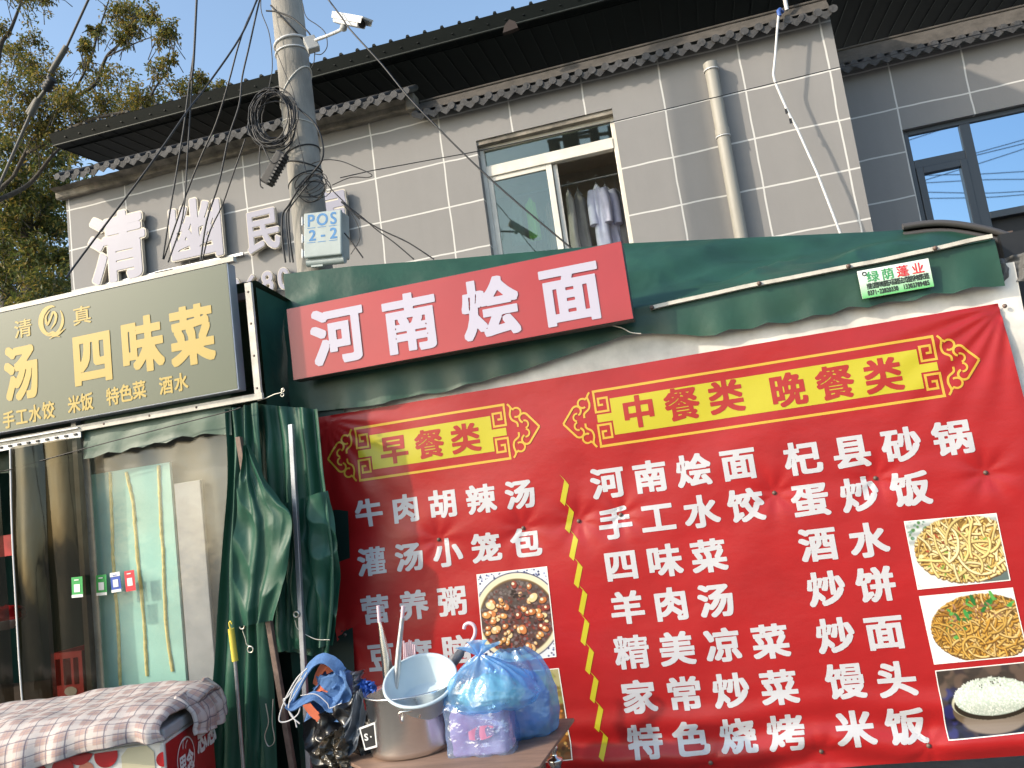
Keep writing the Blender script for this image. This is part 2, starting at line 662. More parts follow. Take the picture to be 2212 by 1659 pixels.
# cornice of the left half
b = MB()


def cornice(u, v):
    x = XL - .06 + (-2.72 - XL + .06) * u
    prof = [(8.5, 6.105), (8.42, 6.1), (8.405, 6.11), (8.395, 6.17), (8.3, 6.2)]
    k = v * 4
    i = min(int(k), 3)
    y = prof[i][0] + (prof[i + 1][0] - prof[i][0]) * (k - i)
    z = prof[i][1] + (prof[i + 1][1] - prof[i][1]) * (k - i)
    return (x, y + .008 * nz(x * 3, v * 4), z + .014 * nz(x * 1.3, v * 2, 4) + .01 * nz(x * 8, v))


b.surf(150, 8, cornice, smooth=False)
b.build('cornice', M['plaster'], bld)


def tile_eave(x0, x1, yf, zt_, back=.34, rise=.2, pitch=.1445, seed=0, name='tile_eave', slope=0.0):
    """Row of barrel tiles with pointed drip tiles between them."""
    b = MB()
    n = int(round((x1 - x0) / pitch))
    rr = random.Random(seed)
    for i in range(n + 1):
        x = x0 + (x1 - x0) * i / n
        j = rr.uniform(-.008, .008)
        dz = rr.uniform(-.006, .006)
        r = .043
        zt = zt_ + slope * (1 - i / n)
        # barrel tile: half tube with a closed round end
        vs, fs = [], []
        k = 9
        for q in range(2):
            yy = yf + j + (back if q else -.01)
            zz = zt + dz + .058 + (rise if q else 0)
            for a in range(k):
                t = math.pi * 2 * a / k
                vs.append((x + r * math.cos(t), yy, zz + r * math.sin(t)))
        fs = [(a, (a + 1) % k, k + (a + 1) % k, k + a) for a in range(k)]
        b.add(vs, fs, 0, True)
        b.add(vs[:k], [tuple(range(k))], 0)
        if i == n:
            break
        # drip tile: dished plate ending in a pointed tongue
        xc = x + pitch / 2 + rr.uniform(-.005, .005)
        w = pitch / 2 + .012
        y0 = yf + j * .5 + rr.uniform(-.008, .008)
        out = [(-w, .058), (-w * .93, .022), (-w * .66, -.006), (0, -.05), (w * .66, -.006), (w * .93, .022), (w, .058), (w * .5, .045), (0, .036), (-w * .5, .045)]
        tilt = .25
        b.prism([(xc + px, y0 + tilt * -(pz) * .6, zt + dz + .018 + pz * .92) for px, pz in out], (0, .014, .006), 0)
        sec = [(-w, .058), (-w * .5, .044), (0, .036), (w * .5, .044), (w, .058)]
        vs = [(xc + px, y0 + .012, zt + dz + .018 + pz) for px, pz in sec] + [(xc + px, yf + back, zt + dz + .018 + rise + pz) for px, pz in sec]
        b.add(vs, [(a, a + 1, a + 6, a + 5) for a in range(4)], 0, True)
    return b.build(name, M['tile'], bld)


def eave_board(x0, x1, y0, z0, y1, z1, seed=0):
    b = MB()
    b.surf(60, 4, lambda u, v: (x0 + (x1 - x0) * u, y0 + (y1 - y0) * v, z0 + (z1 - z0) * v + .008 * nz((x0 + (x1 - x0) * u) * 3, v * 3, seed)), smooth=False)
    b.tube([(x0, y1 - .005, z1 + .012), (x1, y1 - .005, z1 + .012)], .014, 6)
    b.build('eave_board', M['strip_mortar'], bld)


M['strip_mortar'] = mat('eave_mortar', (.085, .076, .068), .9, var=.35, vscale=7, bump=.3, bscale=25)  # mottled grey-brown mortar of the eave boards
tile_eave(-7.2, -2.62, 8.14, 6.11, seed=1, slope=.06)
eave_board(-7.2, -2.62, 8.3, 6.27, 8.5, 6.4, 3)
tile_eave(-2.62, 1.86, 8.34, 5.925, back=.2, rise=.1, seed=2)
eave_board(-2.58, 1.84, 8.38, 6.035, 8.47, 6.17, 5)
tile_eave(1.98, 8.0, 9.7, 5.93, back=.25, rise=.12, seed=3)
eave_board(1.87, 8.0, 9.78, 6.06, 9.9, 6.27, 7)
# end block where the higher eave steps down
b = MB()
b.box((-2.72, 8.34, 6.06), (-2.6, 8.5, 6.25))
b.build('eave_end_block', M['plaster'], bld, bevel=.015)

# metal roof: ribbed sheet with a trimmed front edge
b = MB()
ex0, ex1, ey, ez = -7.2, 2.0, 8.1, 6.62


def rz(x, y):
    return ez - .006 * (x + 7) + (y - ey) * .1


b.quad((ex0, ey, rz(ex0, ey)), (ex1, ey, rz(ex1, ey)), (ex1, 14.5, rz(ex1, 14.5)), (ex0, 14.5, rz(ex0, 14.5)))
b.quad((ex0, ey - .05, rz(ex0, ey) + .135), (ex1, ey - .05, rz(ex1, ey) + .135), (ex1, 14.5, rz(ex1, 14.5) + .135), (ex0, 14.5, rz(ex0, 14.5) + .135))
b.quad((ex0, ey, rz(ex0, ey)), (ex0, 14.5, rz(ex0, 14.5)), (ex0, 14.5, rz(ex0, 14.5) + .135), (ex0 - .02, ey - .05, rz(ex0, ey) + .135))
b.quad((ex1, ey, rz(ex1, ey)), (ex1, 14.5, rz(ex1, 14.5)), (ex1, 14.5, rz(ex1, 14.5) + .135), (ex1, ey - .05, rz(ex1, ey) + .135))
roof = b.build('metal_roof', M['metal_roof'], bld)
b = MB()                                            # higher roof over the recessed wing
b.prism([(2.02, 9.42, 7.06), (9.5, 9.42, 7.06), (9.5, 9.4, 7.19), (2.02, 9.4, 7.19)], (0, 5.2, .52))
x = 2.1
while x < 9.4:
    b.prism([(x, 9.44, 7.058), (x + .012, 9.44, 7.053), (x + .022, 9.44, 7.058)], (0, 5.0, .5))
    x += .2
b.build('metal_roof', M['metal_roof'], bld)
b = MB()
k = 0
x = ex0 + .1
while x < ex1:
    b.prism([(x - .022, ey - .055, rz(x, ey) + .139), (x + .022, ey - .055, rz(x, ey) + .139), (x + .012, ey - .055, rz(x, ey) + .165), (x - .012, ey - .055, rz(x, ey) + .165)], (0, 6.3, .63), 0)
    b.prism([(x - .1, ey + .02, rz(x, ey) - .002), (x - .088, ey + .02, rz(x, ey) - .004), (x - .078, ey + .02, rz(x, ey) - .002)], (0, 6.2, .62), 0)
    x += .2
b.build('roof_ribs', M['metal_roof'], roof)
b = MB()
b.quad((ex0, ey, rz(ex0, ey) - .001), (ex1, ey, rz(ex1, ey) - .001), (ex1, ey - .052, rz(ex1, ey) + .133), (ex0 - .02, ey - .052, rz(ex0, ey) + .133))
b.tube([(ex0, ey - .004, rz(ex0, ey) - .006), (ex1, ey - .004, rz(ex1, ey) - .006)], .011, 6, 1)
b.tube([(ex0, ey + .17, rz(ex0, ey + .17) - .008), (ex1, ey + .17, rz(ex1, ey + .17) - .008)], .007, 6)
x = ex0 + .2
while x < ex1:
    b.box((x - .009, ey - .034, rz(x, ey) + .05), (x + .009, ey - .02, rz(x, ey) + .062))
    x += .2
b.build('roof_fascia', [M['metal_roof'], M['roof_edge']], roof)
b = MB()
p = at(737 + 1095 / 3, 165 / 3, Y=8.0)
b.prism([p + np.array(q) for q in ((-.09, 0, -.06), (.08, 0, -.045), (.06, 0, .03), (0, 0, .07), (-.06, 0, .02))], (0, .06, 0))
b.build('roof_flashing', mat('rusty_flashing', (.03, .02, .018), .8, var=.4), roof)

# window of the laundry room
fy = YF + .1
zt0, zt1 = at(1044, 365, Y=fy)[2], at(1050, 384, Y=fy)[2]
xm = at(1187, 350, Y=fy)[0]
b = MB()
fw = .05


def bar(b, x0, z0, x1, z1, y0=fy, y1=fy + .08, mi=0):
    b.box((x0, y0, z0), (x1, y1, z1), mi)


bar(b, wx0, wz0, wx0 + fw, wz1 - .04)
bar(b, wx1 - fw, wz0, wx1, wz1 - .04)
bar(b, wx0 + fw, wz1 - .04 - fw, wx1 - fw, wz1 - .04)
bar(b, wx0 + fw, zt1, wx1 - fw, zt0 + .015, y0=fy - .012)
bar(b, wx0 + fw, wz0, wx1 - fw, wz0 + fw)
win = b.build('window', M['upvc'], bld, bevel=.006)
tag(win, 'laundry-room window with white frame, one half slid open')
b = MB()
bar(b, wx0 + fw, wz0 + fw, wx0 + fw + .055, zt1, fy + .01, fy + .045)
bar(b, xm - .05, wz0 + fw, xm + .015, zt1, fy + .01, fy + .045)
bar(b, wx0 + fw + .055, zt1 - .055, xm - .05, zt1, fy + .01, fy + .045)
b.build('sliding_sash', M['upvc'], win, bevel=.005)
b = MB()
bar(b, xm + .02, wz0 + fw, xm + .07, zt1 - .004, fy + .05, fy + .075)
b.build('sliding_sash', M['upvc'], win, bevel=.005)
for x0, z0, x1, z1, yy in ((wx0 + fw, zt0 + .015, wx1 - fw, wz1 - .04 - fw, fy + .04), (wx0 + fw + .055, wz0 + fw, xm - .05, zt1 - .055, fy + .028)):
    b = MB()
    b.box((x0, yy, z0), (x1, yy + .006, z1))
    b.build('pane', M['glass'], win)
b = MB()
b.box((wx0 + .001, YF + .02, wz1 - .05), (wx1 - .001, YF + .1, wz1 - .001))
b.build('reveal_seal', M['plaster'], win)
# the room behind it
b = MB()
rx0, rx1, rz0, rz1, ry0, ry1 = -3.3, .8, 3.0, 5.68, YF + .31, 10.3
b.quad((rx0, ry1, rz0), (rx1, ry1, rz0), (rx1, ry1, rz1), (rx0, ry1, rz1))
b.quad((rx0, ry0, rz0), (rx0, ry1, rz0), (rx0, ry1, rz1), (rx0, ry0, rz1))
b.quad((rx1, ry0, rz0), (rx1, ry1, rz0), (rx1, ry1, rz1), (rx1, ry0, rz1))
b.quad((rx0, ry0, rz0), (rx1, ry0, rz0), (rx1, ry1, rz0), (rx0, ry1, rz0))
b.quad((rx0, ry0, rz1), (rx1, ry0, rz1), (rx1, ry1, rz1), (rx0, ry1, rz1))
b.build('room_shell', M['room'], bld)

# dark window of the recessed wall
gy = YR + .07
mx_ = at(1475 + 1822 / 3, 800 / 3, Y=gy)[0]
tz = at(1475 + 1660 / 3, 1035 / 3, Y=gy)[2]
b = MB()
fw2 = .07
bar(b, dl, 3.5, dl + fw2, dt, gy, gy + .1)
bar(b, dl + fw2, dt - .06, dr, dt, gy, gy + .1)
bar(b, mx_ - .055, 3.5, mx_ + .055, dt - .06, gy - .004, gy + .1)
bar(b, dl + fw2, tz - .05, mx_ - .055, tz + .05, gy, gy + .1)
bar(b, mx_ + 1.45, 3.5, mx_ + 1.55, dt - .06, gy - .004, gy + .1)
bar(b, dr - .07, 3.5, dr, dt - .06, gy, gy + .1)
bar(b, mx_ + .055, 3.5, dr - .07, 3.62, gy, gy + .1)
bar(b, mx_ + .055, 3.96, mx_ + 1.45, 4.04, gy, gy + .1)
dwin = b.build('window', M['dark_frame'], bld, bevel=.006)
tag(dwin, 'dark-framed window reflecting blue sky in recessed wall')
b = MB()
sx0, sx1 = dl + fw2, mx_ - .055
bar(b, sx0, 3.5, sx0 + .075, tz - .05, gy - .02, gy + .06)
bar(b, sx1 - .075, 3.5, sx1, tz - .05, gy - .02, gy + .06)
bar(b, sx0 + .075, tz - .13, sx1 - .075, tz - .05, gy - .02, gy + .06)
b.build('casement', M['dark_frame'], dwin, bevel=.006)
for x0, z0, x1, z1 in ((sx0, tz + .05, sx1, dt - .06), (sx0 + .075, 3.5, sx1 - .075, tz - .13), (mx_ + .055, 4.04, mx_ + 1.45, dt - .06), (mx_ + 1.55, 3.62, dr - .07, dt - .06)):
    b = MB()
    b.box((x0, gy + .03, z0), (x1, gy + .04, z1))
    b.build('pane', M['dark_glass'], dwin)
b = MB()
b.box((dl + .01, gy + .105, 3.4), (dr - .01, gy + .12, dt + .05))
b.build('blind', M['black'], dwin)

# drainpipe
b = MB()
pt, pb = at(1537, 134, Y=YF - .1), at(1597, 511, Y=YF - .1)
rp = .066
xk = (pt[0] + pb[0]) / 2
elbow = [(xk, YF + .02, pt[2] - .03), (xk, YF - .03, pt[2] - .03), (xk, YF - .075, pt[2] - .05), (xk, YF - .1, pt[2] - .11)]
b.tube(smooth_line(elbow, 4) + [np.array((xk, YF - .1, 3.0))], rp, 18)
for px, py in ((1475 + 192 / 3, 445 / 3), (1475 + 262 / 3, 872 / 3)):
    zc = at(px, py, Y=YF - .1)[2]
    b.tube([(xk, YF - .1, zc - .015), (xk, YF - .1, zc + .06)], rp + .008, 18)
drain = b.build('drainpipe', M['pvc_pipe'], bld)
b = MB()
zc = at(1475 + 262 / 3, 878 / 3, Y=YF - .1)[2]
b.tube([(xk, YF - .1, zc - .022), (xk, YF - .1, zc - .012)], rp + .012, 18)
zc = at(1475 + 192 / 3, 445 / 3, Y=YF - .1)[2]
b.tube([(xk, YF - .1, zc - .022), (xk, YF - .1, zc - .012)], rp + .012, 18)
b.build('pipe_clamp', M['white_plastic'], drain)

# white conduit hanging off the eave
YC = 8.27
c3 = lambda x, y: (1474.67 + x / 3, y / 3)
cp = [c3(622, 90), c3(612, 200), c3(600, 360), c3(588, 480), c3(604, 545), c3(680, 720), c3(740, 830), c3(875, 1130), c3(1015, 1495), c3(1040, 1560)]
pts = [at(*q, Y=YC) for q in cp]
cd = thing('conduit', 'thin white plastic conduit hanging bent from the eave in front of the wall', 'conduit', pts[-1])
b = MB()
b.tube(smooth_line(pts[:4], 4)[:-1] + smooth_line(pts[3:6], 5)[:-1] + pts[5:], .0125, 10)
b.build('pipe', M['white_plastic'], cd)
b = MB()
p0 = at(*c3(622, 75), Y=YC)
b.tube([p0 + np.array((.0, 0, -.05)), p0 + np.array((.0, 0, .01)), p0 + np.array((.02, .03, .035)), p0 + np.array((.05, .1, .04))], .02, 10)
b.build('elbow_fitting', mat('blue_fitting', (.05, .12, .4), .5), cd)
b = MB()
p1 = at(*c3(676, 66), Y=8.36)
b.tube([p1, p1 + np.array((0, .0, .5))], .02, 10)
b.build('riser_pipe', M['white_plastic'], cd)
b = MB()
for px, py in (c3(672, 722), c3(700, 785)):
    q = at(px, py, Y=YC)
    b.box(q - np.array((.012, .012, .025)), q + np.array((.012, .0, .025)))
b.build('clip', M['black'], cd)

# ------------------------------------------------------------------ laundry behind the open window
RAILY = 9.15
ra, rb = at(1070, 430, Y=RAILY), at(1345, 376, Y=RAILY)
zr_ = (ra[2] + rb[2]) / 2
b = MB()
b.tube([(-2.6, RAILY, zr_), (.3, RAILY, zr_)], .012, 8)
tag(b.build('clothes_rail', M['steel'], origin='base'), 'thin metal clothes rail stretched across the open window', 'rail')


def garment(x0, x1, ytop, ybot, Y, colr, label, kind, cat, seed, sleeves=False, var=.15):
    c0, c1 = at((x0 + x1) / 2, ytop, Y=Y), at((x0 + x1) / 2, ybot, Y=Y)
    w = abs(at(x1, (ytop + ybot) / 2, Y=Y)[0] - at(x0, (ytop + ybot) / 2, Y=Y)[0])
    t = thing(kind, label, cat, (c0[0], Y, c1[2]), 'laundry hanging in the window')
    ht = c0[2] - c1[2]
    b = MB()

    def fn(u, v):
        a = 2 * math.pi * u
        sh = min(1, .35 + v * 5) if v < .13 else 1 + .12 * (v - .13)
        fold = 1 + (.12 + .2 * v) * nz(math.cos(a) * 1.9 + seed, math.sin(a) * 1.9, v * 1.1 + seed)
        return (c0[0] + w / 2 * sh * math.cos(a) * fold + .02 * nz(v * 2, seed), Y + .055 * sh * math.sin(a) * fold * (1 + .5 * nz(a * 2, v * 2, seed)),
                c0[2] - ht * v - (.05 * ht * abs(math.cos(a)) if v < .13 else 0))
    b.surf(36, 22, fn)
    m = mat(kind + '_cloth', colr, .9, var=var, vscale=8)
    b.build('cloth', m, t)
    if sleeves:
        for sx in (-1, 1):
            b = MB()
            b.tube(smooth_line([(c0[0] + sx * w * .36, Y, c0[2] - ht * .09), (c0[0] + sx * w * .5, Y - .02, c0[2] - ht * .3), (c0[0] + sx * w * .5, Y - .05, c0[2] - ht * .62)], 5), [.05, .05, .052, .054, .055, .052, .05, .05, .05, .05, .052], 10)
            b.build('sleeve', m, t)
    b = MB()
    b.tube([(c0[0] - w * .3, Y, c0[2] - .06), (c0[0], Y, c0[2] + .02), (c0[0] + w * .3, Y, c0[2] - .06)], .006, 6)
    b.tube(smooth_line([(c0[0], Y, c0[2] + .02), (c0[0], Y, zr_ - .01), (c0[0] + .015, Y, zr_ + .018), (c0[0] + .028, Y, zr_ - .005)], 4), .003, 6)
    b.build('hanger', M['steel'], t)


garment(1272, 1303, 399, 545, 9.08, (.62, .63, .78), 'pale lavender shirt hanging beside the right edge of the open window', 'hanging_shirt', 'shirt', 1, True)
garment(1290, 1324, 402, 548, 9.2, (.55, .55, .7), 'pale lavender shirt hanging half behind another lavender shirt', 'hanging_shirt', 'shirt', 5, True)
garment(1316, 1346, 410, 550, 9.26, (.25, .24, .24), 'dim grey garment hanging nearest the right window frame', 'hanging_shirt', 'shirt', 2)
garment(1218, 1236, 410, 550, 9.1, (.4, .38, .36), 'narrow grey-beige garment hanging just right of the sash bar', 'hanging_shirt', 'shirt', 3)
garment(1234, 1262, 412, 552, 9.2, (.3, .28, .26), 'brown-grey garment hanging in the middle of the open half', 'hanging_shirt', 'shirt', 4)
garment(1133, 1156, 428, 520, 8.95, (.35, .85, .1), 'neon green garment hanging behind the closed sash glass', 'hanging_vest', 'vest', 6)
garment(1176, 1192, 434, 552, 9.1, (.5, .3, .24), 'narrow pinkish garment hanging behind the closed sash glass', 'hanging_towel', 'towel', 8)
garment(1095, 1124, 440, 530, 9.12, (.5, .58, .56), 'pale grey-green garment hanging leftmost behind the window glass', 'hanging_shirt', 'shirt', 9)
garment(1150, 1174, 470, 552, 9.16, (.12, .1, .05), 'dark garment with ochre tint hanging behind the closed sash glass', 'hanging_towel', 'towel', 10, var=.9)

# ------------------------------------------------------------------ channel letters on the wall
M['letter_face'] = mat('letter_face', (.27, .265, .34), .35, var=.05)
M['letter_rim'] = mat('letter_rim', (.54, .49, .41), .45, var=.1)
hs = thing('channel_letter_sign', 'raised white rounded Chinese letters fixed to the left of the grey wall', 'sign', (-5.5, YF - .1, 4.6))
YL = YF - .1
for ch, cx, cy, wv, hv, bd in (('清', 254, 534, 146, 160, .05), ('幽', 422, 496, 142, 148, .045), ('民', 568, 496, 86, 100, .05), ('宿', 703, 466, 108, 118, .055)):
    c = at(cx, cy, Y=YL)
    s = 1777.4 / (np.array(c) - EYE).dot(FWD)
    for dep, bo, mm, nm, o in ((.05, bd, M['letter_rim'], 'letter', 0.0), (.012, bd - .02, M['letter_face'], 'letter_face', .006)):
        b = MB()
        put_glyph(b, ch, lambda a, q, out: (c[0] + a, YL - o - out, c[2] + q), wv / s, hv / s, bold=bo, N=90, dense=15, ypow=1.1, depth=dep, square=False)
        if nm == 'letter':
            par = b.build(nm, mm, hs)
        else:
            b.build(nm, mm, par)
b = MB()
for px, py, w_, h_ in ((430, 570, 1.2, .03), (300, 600, 1.0, .03)):
    q = at(px, py, Y=YF - .04)
    b.box((q[0] - w_ / 2, YF - .06, q[2] - h_ / 2), (q[0] + w_ / 2, YF - .02, q[2] + h_ / 2))
b.build('mounting_rail', M['steel'], hs)
hn = thing('phone_number_letters', 'row of raised white digits on the grey wall beside the concrete pole', 'sign', (-4.2, YF - .1, 4.2))
for i, ch in enumerate('3680'):
    cx, cy = 508 + i * 35, 624 - i * 7.5
    c = at(cx, cy, Y=YL)
    for dep, bo, mm, nm, o in ((.06, .05, M['letter_rim'], 'digit', 0.0), (.01, .022, M['letter_face'], 'digit_face', .005)):
        b = MB()
        put_glyph(b, ch, lambda a, q, out: (c[0] + a, YL - o - out, c[2] + q), .30, .34, bold=bo, N=70, dense=20, ypow=1.0, depth=dep, square=False)
        if nm == 'digit':
            par = b.build(nm, mm, hn)
        else:
            b.build(nm, mm, par)

# ------------------------------------------------------------------ utility pole and what hangs on it
YP = 6.0
pc = at(643, 225, Y=YP)
PX = pc[0]
pole = thing('utility_pole', 'round grey concrete utility pole wrapped with black cable coils', 'utility pole', (PX, YP, 0))
rad = lambda z: .163 - .0052 * z
b = MB()
b.lathe([(0.001, -.2)] + [(rad(z), z) for z in np.linspace(-.2, 8.5, 30)] + [(0.001, 8.5)], 40, Matrix.Translation((PX, YP, 0)))
b.build('shaft', M['concrete'], pole)
M['strap'] = mat('pale_strap', (.62, .6, .55), .5)
for py, tl, rr_, mm in ((72, .02, .011, M['white_plastic']), (93, .01, .008, M['white_plastic']), (172, .16, .006, M['strap']), (253, -.03, .004, M['strap']), (380, .05, .005, M['black']), (348, -.05, .006, M['black']), (318, .03, .006, M['black']), (25, -.2, .007, M['black'])):
    z = at(640, py, Y=YP - .14)[2]
    b = MB()
    r0_ = rad(z) + rr_ * .6
    b.tube([(PX + r0_ * math.cos(a), YP + r0_ * math.sin(a), z + tl * math.cos(a)) for a in np.linspace(0, 2 * math.pi, 41)], rr_, 8, cap=False)
    b.build('strap', mm, pole)

# meter box
ang = R(6)
bc = at(698, 511, Y=5.72)
ex, ez_ = np.array((math.cos(ang), 0, -math.sin(ang))), np.array((math.sin(ang), 0, math.cos(ang)))
mbx = thing('meter_box', 'pale grey meter box stencilled POS 2-2 strapped to the concrete pole', 'meter box', bc)


def bx(a, z, y):
    return bc + ex * a + ez_ * z + np.array((0, y, 0))


def obox(b, a0, a1, z0, z1, y0, y1, mi=0):
    vs = [bx(a, z, y) for z in (z0, z1) for a, y in ((a0, y0), (a1, y0), (a1, y1), (a0, y1))]
    b.add(vs, [(0, 3, 2, 1), (4, 5, 6, 7), (0, 1, 5, 4), (1, 2, 6, 5), (2, 3, 7, 6), (3, 0, 4, 7)], mi)


M['box_paint'] = mat('pale_box_paint', (.33, .385, .39), .45, var=.12, vscale=7, bump=.05, bscale=30)
b = MB()
obox(b, -.152, .152, -.165, .195, .02, .16)
body = b.build('body', M['box_paint'], mbx, bevel=.012)
b = MB()
obox(b, -.16, .16, -.16, .2, -.012, .016)
lid = b.build('door', M['box_paint'], mbx, bevel=.01)
b = MB()
b.tube([bx(-.16, -.185, .05), bx(.16, -.185, .05)], .033, 14)
obox(b, -.12, -.02, -.225, -.205, .03, .07)
b.build('bottom_lip', M['box_paint'], mbx)
b = MB()
M['blue_ink'] = mat('blue_stencil_ink', (.05, .2, .45), .6, var=.25, vscale=40)
for i, ch in enumerate('POS'):
    put_glyph(b, ch, lambda a, q, o, i=i: bx(-.095 + i * .095 + a, .135 + q, -.0135), .125, .135, bold=.022, N=50, dense=30)
for i, ch in enumerate('2-2'):
    put_glyph(b, ch, lambda a, q, o, i=i: bx(-.085 + i * .09 + a, .015 + q - (.012 if ch == '-' else 0), -.0135), .125, .12, bold=.03, N=50, dense=30)
for z in (.072, -.045):
    for a0 in (-.13, -.04, .055):
        b.quad(bx(a0, z, -.0135), bx(a0 + .07, z, -.0135), bx(a0 + .07, z + .005, -.0135), bx(a0, z + .005, -.0135))
b.build('stencil_lettering', M['blue_ink'], lid)
for z in (.14, .0, -.12):
    b = MB()
    obox(b, -.185, -.153, z - .022, z + .022, .0, .03)
    b.tube([bx(-.175, z - .035, -.005), bx(-.175, z + .035, -.005)], .006, 8)
    b.build('hinge', M['steel'], mbx)

# security camera with its bracket
cc_ = thing('security_camera', 'white bullet security camera on a bent arm near the top of the pole', 'camera', at(690, 95, Y=5.86))
jb = at(673, 96, Y=5.84)
b = MB()
rm = Matrix.Rotation(R(-18), 3, 'Y') @ Matrix.Rotation(R(25), 3, 'Z')
b.box(jb - np.array((.05, .035, .062)), jb + np.array((.05, .035, .062)), rot=rm)
b.build('junction_box', M['grey_plastic'], cc_, bevel=.008)
b = MB()
b.tube(smooth_line([jb + np.array((.04, -.01, .02)), at(708, 77, Y=5.8), at(735, 65, Y=5.75), at(742, 58, Y=5.72)], 5), .014, 10)
arm = b.build('arm', M['white_plastic'], cc_)
b = MB()
b.lathe([(.001, -.03), (.024, -.02), (.03, 0), (.024, .02), (.001, .03)], 14, Matrix.Translation(Vector(at(742, 60, Y=5.72))))
b.build('ball_joint', M['grey_plastic'], arm)
h0, h1 = np.array(at(728, 42, Y=5.78)), np.array(at(786, 53, Y=5.6))
ax_ = (h1 - h0) / np.linalg.norm(h1 - h0)
sd = np.cross(ax_, (0, 0, 1))
sd /= np.linalg.norm(sd)
up = np.cross(sd, ax_)
b = MB()


def hb(t, s, u):
    return h0 + ax_ * t + sd * s + up * u


L_ = float(np.linalg.norm(h1 - h0))
sec0 = [(-.036, -.03), (.036, -.03), (.042, .0), (.036, .034), (-.036, .034), (-.042, .0)]
b.prism([hb(0, *q) for q in sec0], ax_ * L_ * .93)
hous = b.build('housing', M['white_plastic'], cc_, bevel=.006)
b = MB()
b.prism([hb(-.01, -.05, .038), hb(-.01, .05, .038), hb(-.01, .05, .05), hb(-.01, -.05, .05)], ax_ * (L_ + .05))
b.prism([hb(-.01, .046, .0), hb(-.01, .05, .0), hb(-.01, .05, .037), hb(-.01, .046, .037)], ax_ * (L_ + .04))
b.prism([hb(-.01, -.05, .0), hb(-.01, -.046, .0), hb(-.01, -.046, .037), hb(-.01, -.05, .037)], ax_ * (L_ + .04))
b.build('sun_visor', M['white_plastic'], hous)
b = MB()
q0 = hb(L_ * .931, 0, 0)
b.lathe([(.001, 0), (.03, 0), (.03, .006), (.024, .006), (.001, .004)], 18, Matrix.Translation(Vector(q0)) @ Vector(ax_).to_track_quat('Z', 'Y').to_matrix().to_4x4())
b.build('lens', M['black'], hous)


# coils of cable
def coil(label, cx, cy, rx, rz_, n, Y, seed, r=.006):
    rr = random.Random(seed)
    c = at(cx, cy, Y=Y)
    s = 1777.4 / (np.array(c) - EYE).dot(FWD)
    b = MB()
    for k in range(n):
        a0, ox, oz = rr.uniform(0, 6), rr.uniform(-.05, .05) * rx / 50, rr.uniform(-.05, .05) * rx / 50
        sx, sz = rx / s * rr.uniform(.75, 1.05), rz_ / s * rr.uniform(.75, 1.05)
        tl = rr.uniform(-.35, .15)
        pts = []
        for i in range(37):
            a = a0 + 2 * math.pi * i / 36
            w = 1 + .07 * nz(math.cos(a) * 1.5 + k, math.sin(a) * 1.5, seed)
            px, pz = sx * math.cos(a) * w, sz * math.sin(a) * w
            pts.append((c[0] + ox + px + pz * tl * .4, c[1] + rr.uniform(-.004, .004) + .05 * math.sin(a + k) + .02 * (k % 3), c[2] + oz + pz))
        b.tube(pts, r * rr.uniform(.7, 1.1), 6, cap=False)
    tag(b.build('cable_coil', M['black_cable'], origin='base'), label, 'cable coil')


coil('large loose coil of black cable hanging on the left of the pole', 590, 248, 50, 66, 15, 5.78, 3)
coil('small coil of thin black cable in front of the pole above the meter box', 674, 402, 31, 27, 7, 5.8, 5, .0045)
# splice closure
ca, cb = np.array(at(612, 330, Y=5.74)), np.array(at(575, 398, Y=5.74))
sc_ = thing('splice_closure', 'black ribbed cable splice box hanging askew left of the pole', 'cable box', cb)
ax2 = (cb - ca) / np.linalg.norm(cb - ca)
sd2 = np.cross(ax2, (0, 1, 0))
LL = float(np.linalg.norm(cb - ca))
b = MB()
b.prism([ca + sd2 * s + np.array((0, y, 0)) for s, y in ((-.045, -.04), (.045, -.04), (.045, .04), (-.045, .04))], cb - ca)
bo = b.build('body', M['black'], sc_, bevel=.012)
b = MB()
for k in range(9):
    q = ca + ax2 * LL * (.08 + .1 * k)
    b.prism([q + sd2 * s + np.array((0, y, 0)) for s, y in ((.035, -.052), (.056, -.052), (.056, .03), (.035, .03))], ax2 * .014)
b.build('ribs', mat('closure_ribs', (.04, .04, .042), .5), bo)

# cables
c1 = lambda x, y: (x / 3, y / 3)
c2 = lambda x, y: (737.33 + x / 3, y / 3)


def cable(pts, Y, label, r=.0065, name='overhead_cable', m=None, Y1=None, smooth=True):
    n = len(pts)
    P = [at(*q, Y=Y + ((Y1 if Y1 is not None else Y) - Y) * i / (n - 1)) for i, q in enumerate(pts)]
    b = MB()
    b.tube(smooth_line(P, 5) if smooth else P, r, 7)
    return tag(b.build(name, m or M['black_cable'], origin='base'), label, 'cable', 'loose cables around the pole')


cable([c1(1300, -600), c1(1280, -60), c1(1275, 0), c1(1255, 400), c1(1240, 520)], 5.2, 'thick twisted black cable dropping from the top edge over the sky', .009)
cable([c1(1258, 330), c1(1225, 560), c1(1195, 800), c1(1150, 1080), c1(1105, 1350), c1(1055, 1680)], 5.2, 'black cable running down across the raised second letter', .0065)
cable([c1(1248, 420), c1(1240, 620), c1(1215, 1000), c1(1185, 1400), c1(1090, 1700)], 5.22, 'black cable hanging just right of the cable over the second letter', .006)
cable([c1(1790, -320), c1(1680, -40), c1(1560, 235), c1(1330, 570), c1(1215, 720), c1(950, 1100), c1(530, 1659), c1(430, 1800)], 5.4, 'black cable slanting from the pole top down across the first raised letter', .007, Y1=4.3)
cable([c1(1795, -310), c1(1684, -40), c1(1566, 230), c1(1480, 540), c1(1400, 800), c1(1310, 1000), c1(1210, 1250), c1(1060, 1680)], 5.42, 'black cable falling from the pole top to the middle of the second letter', .0065)
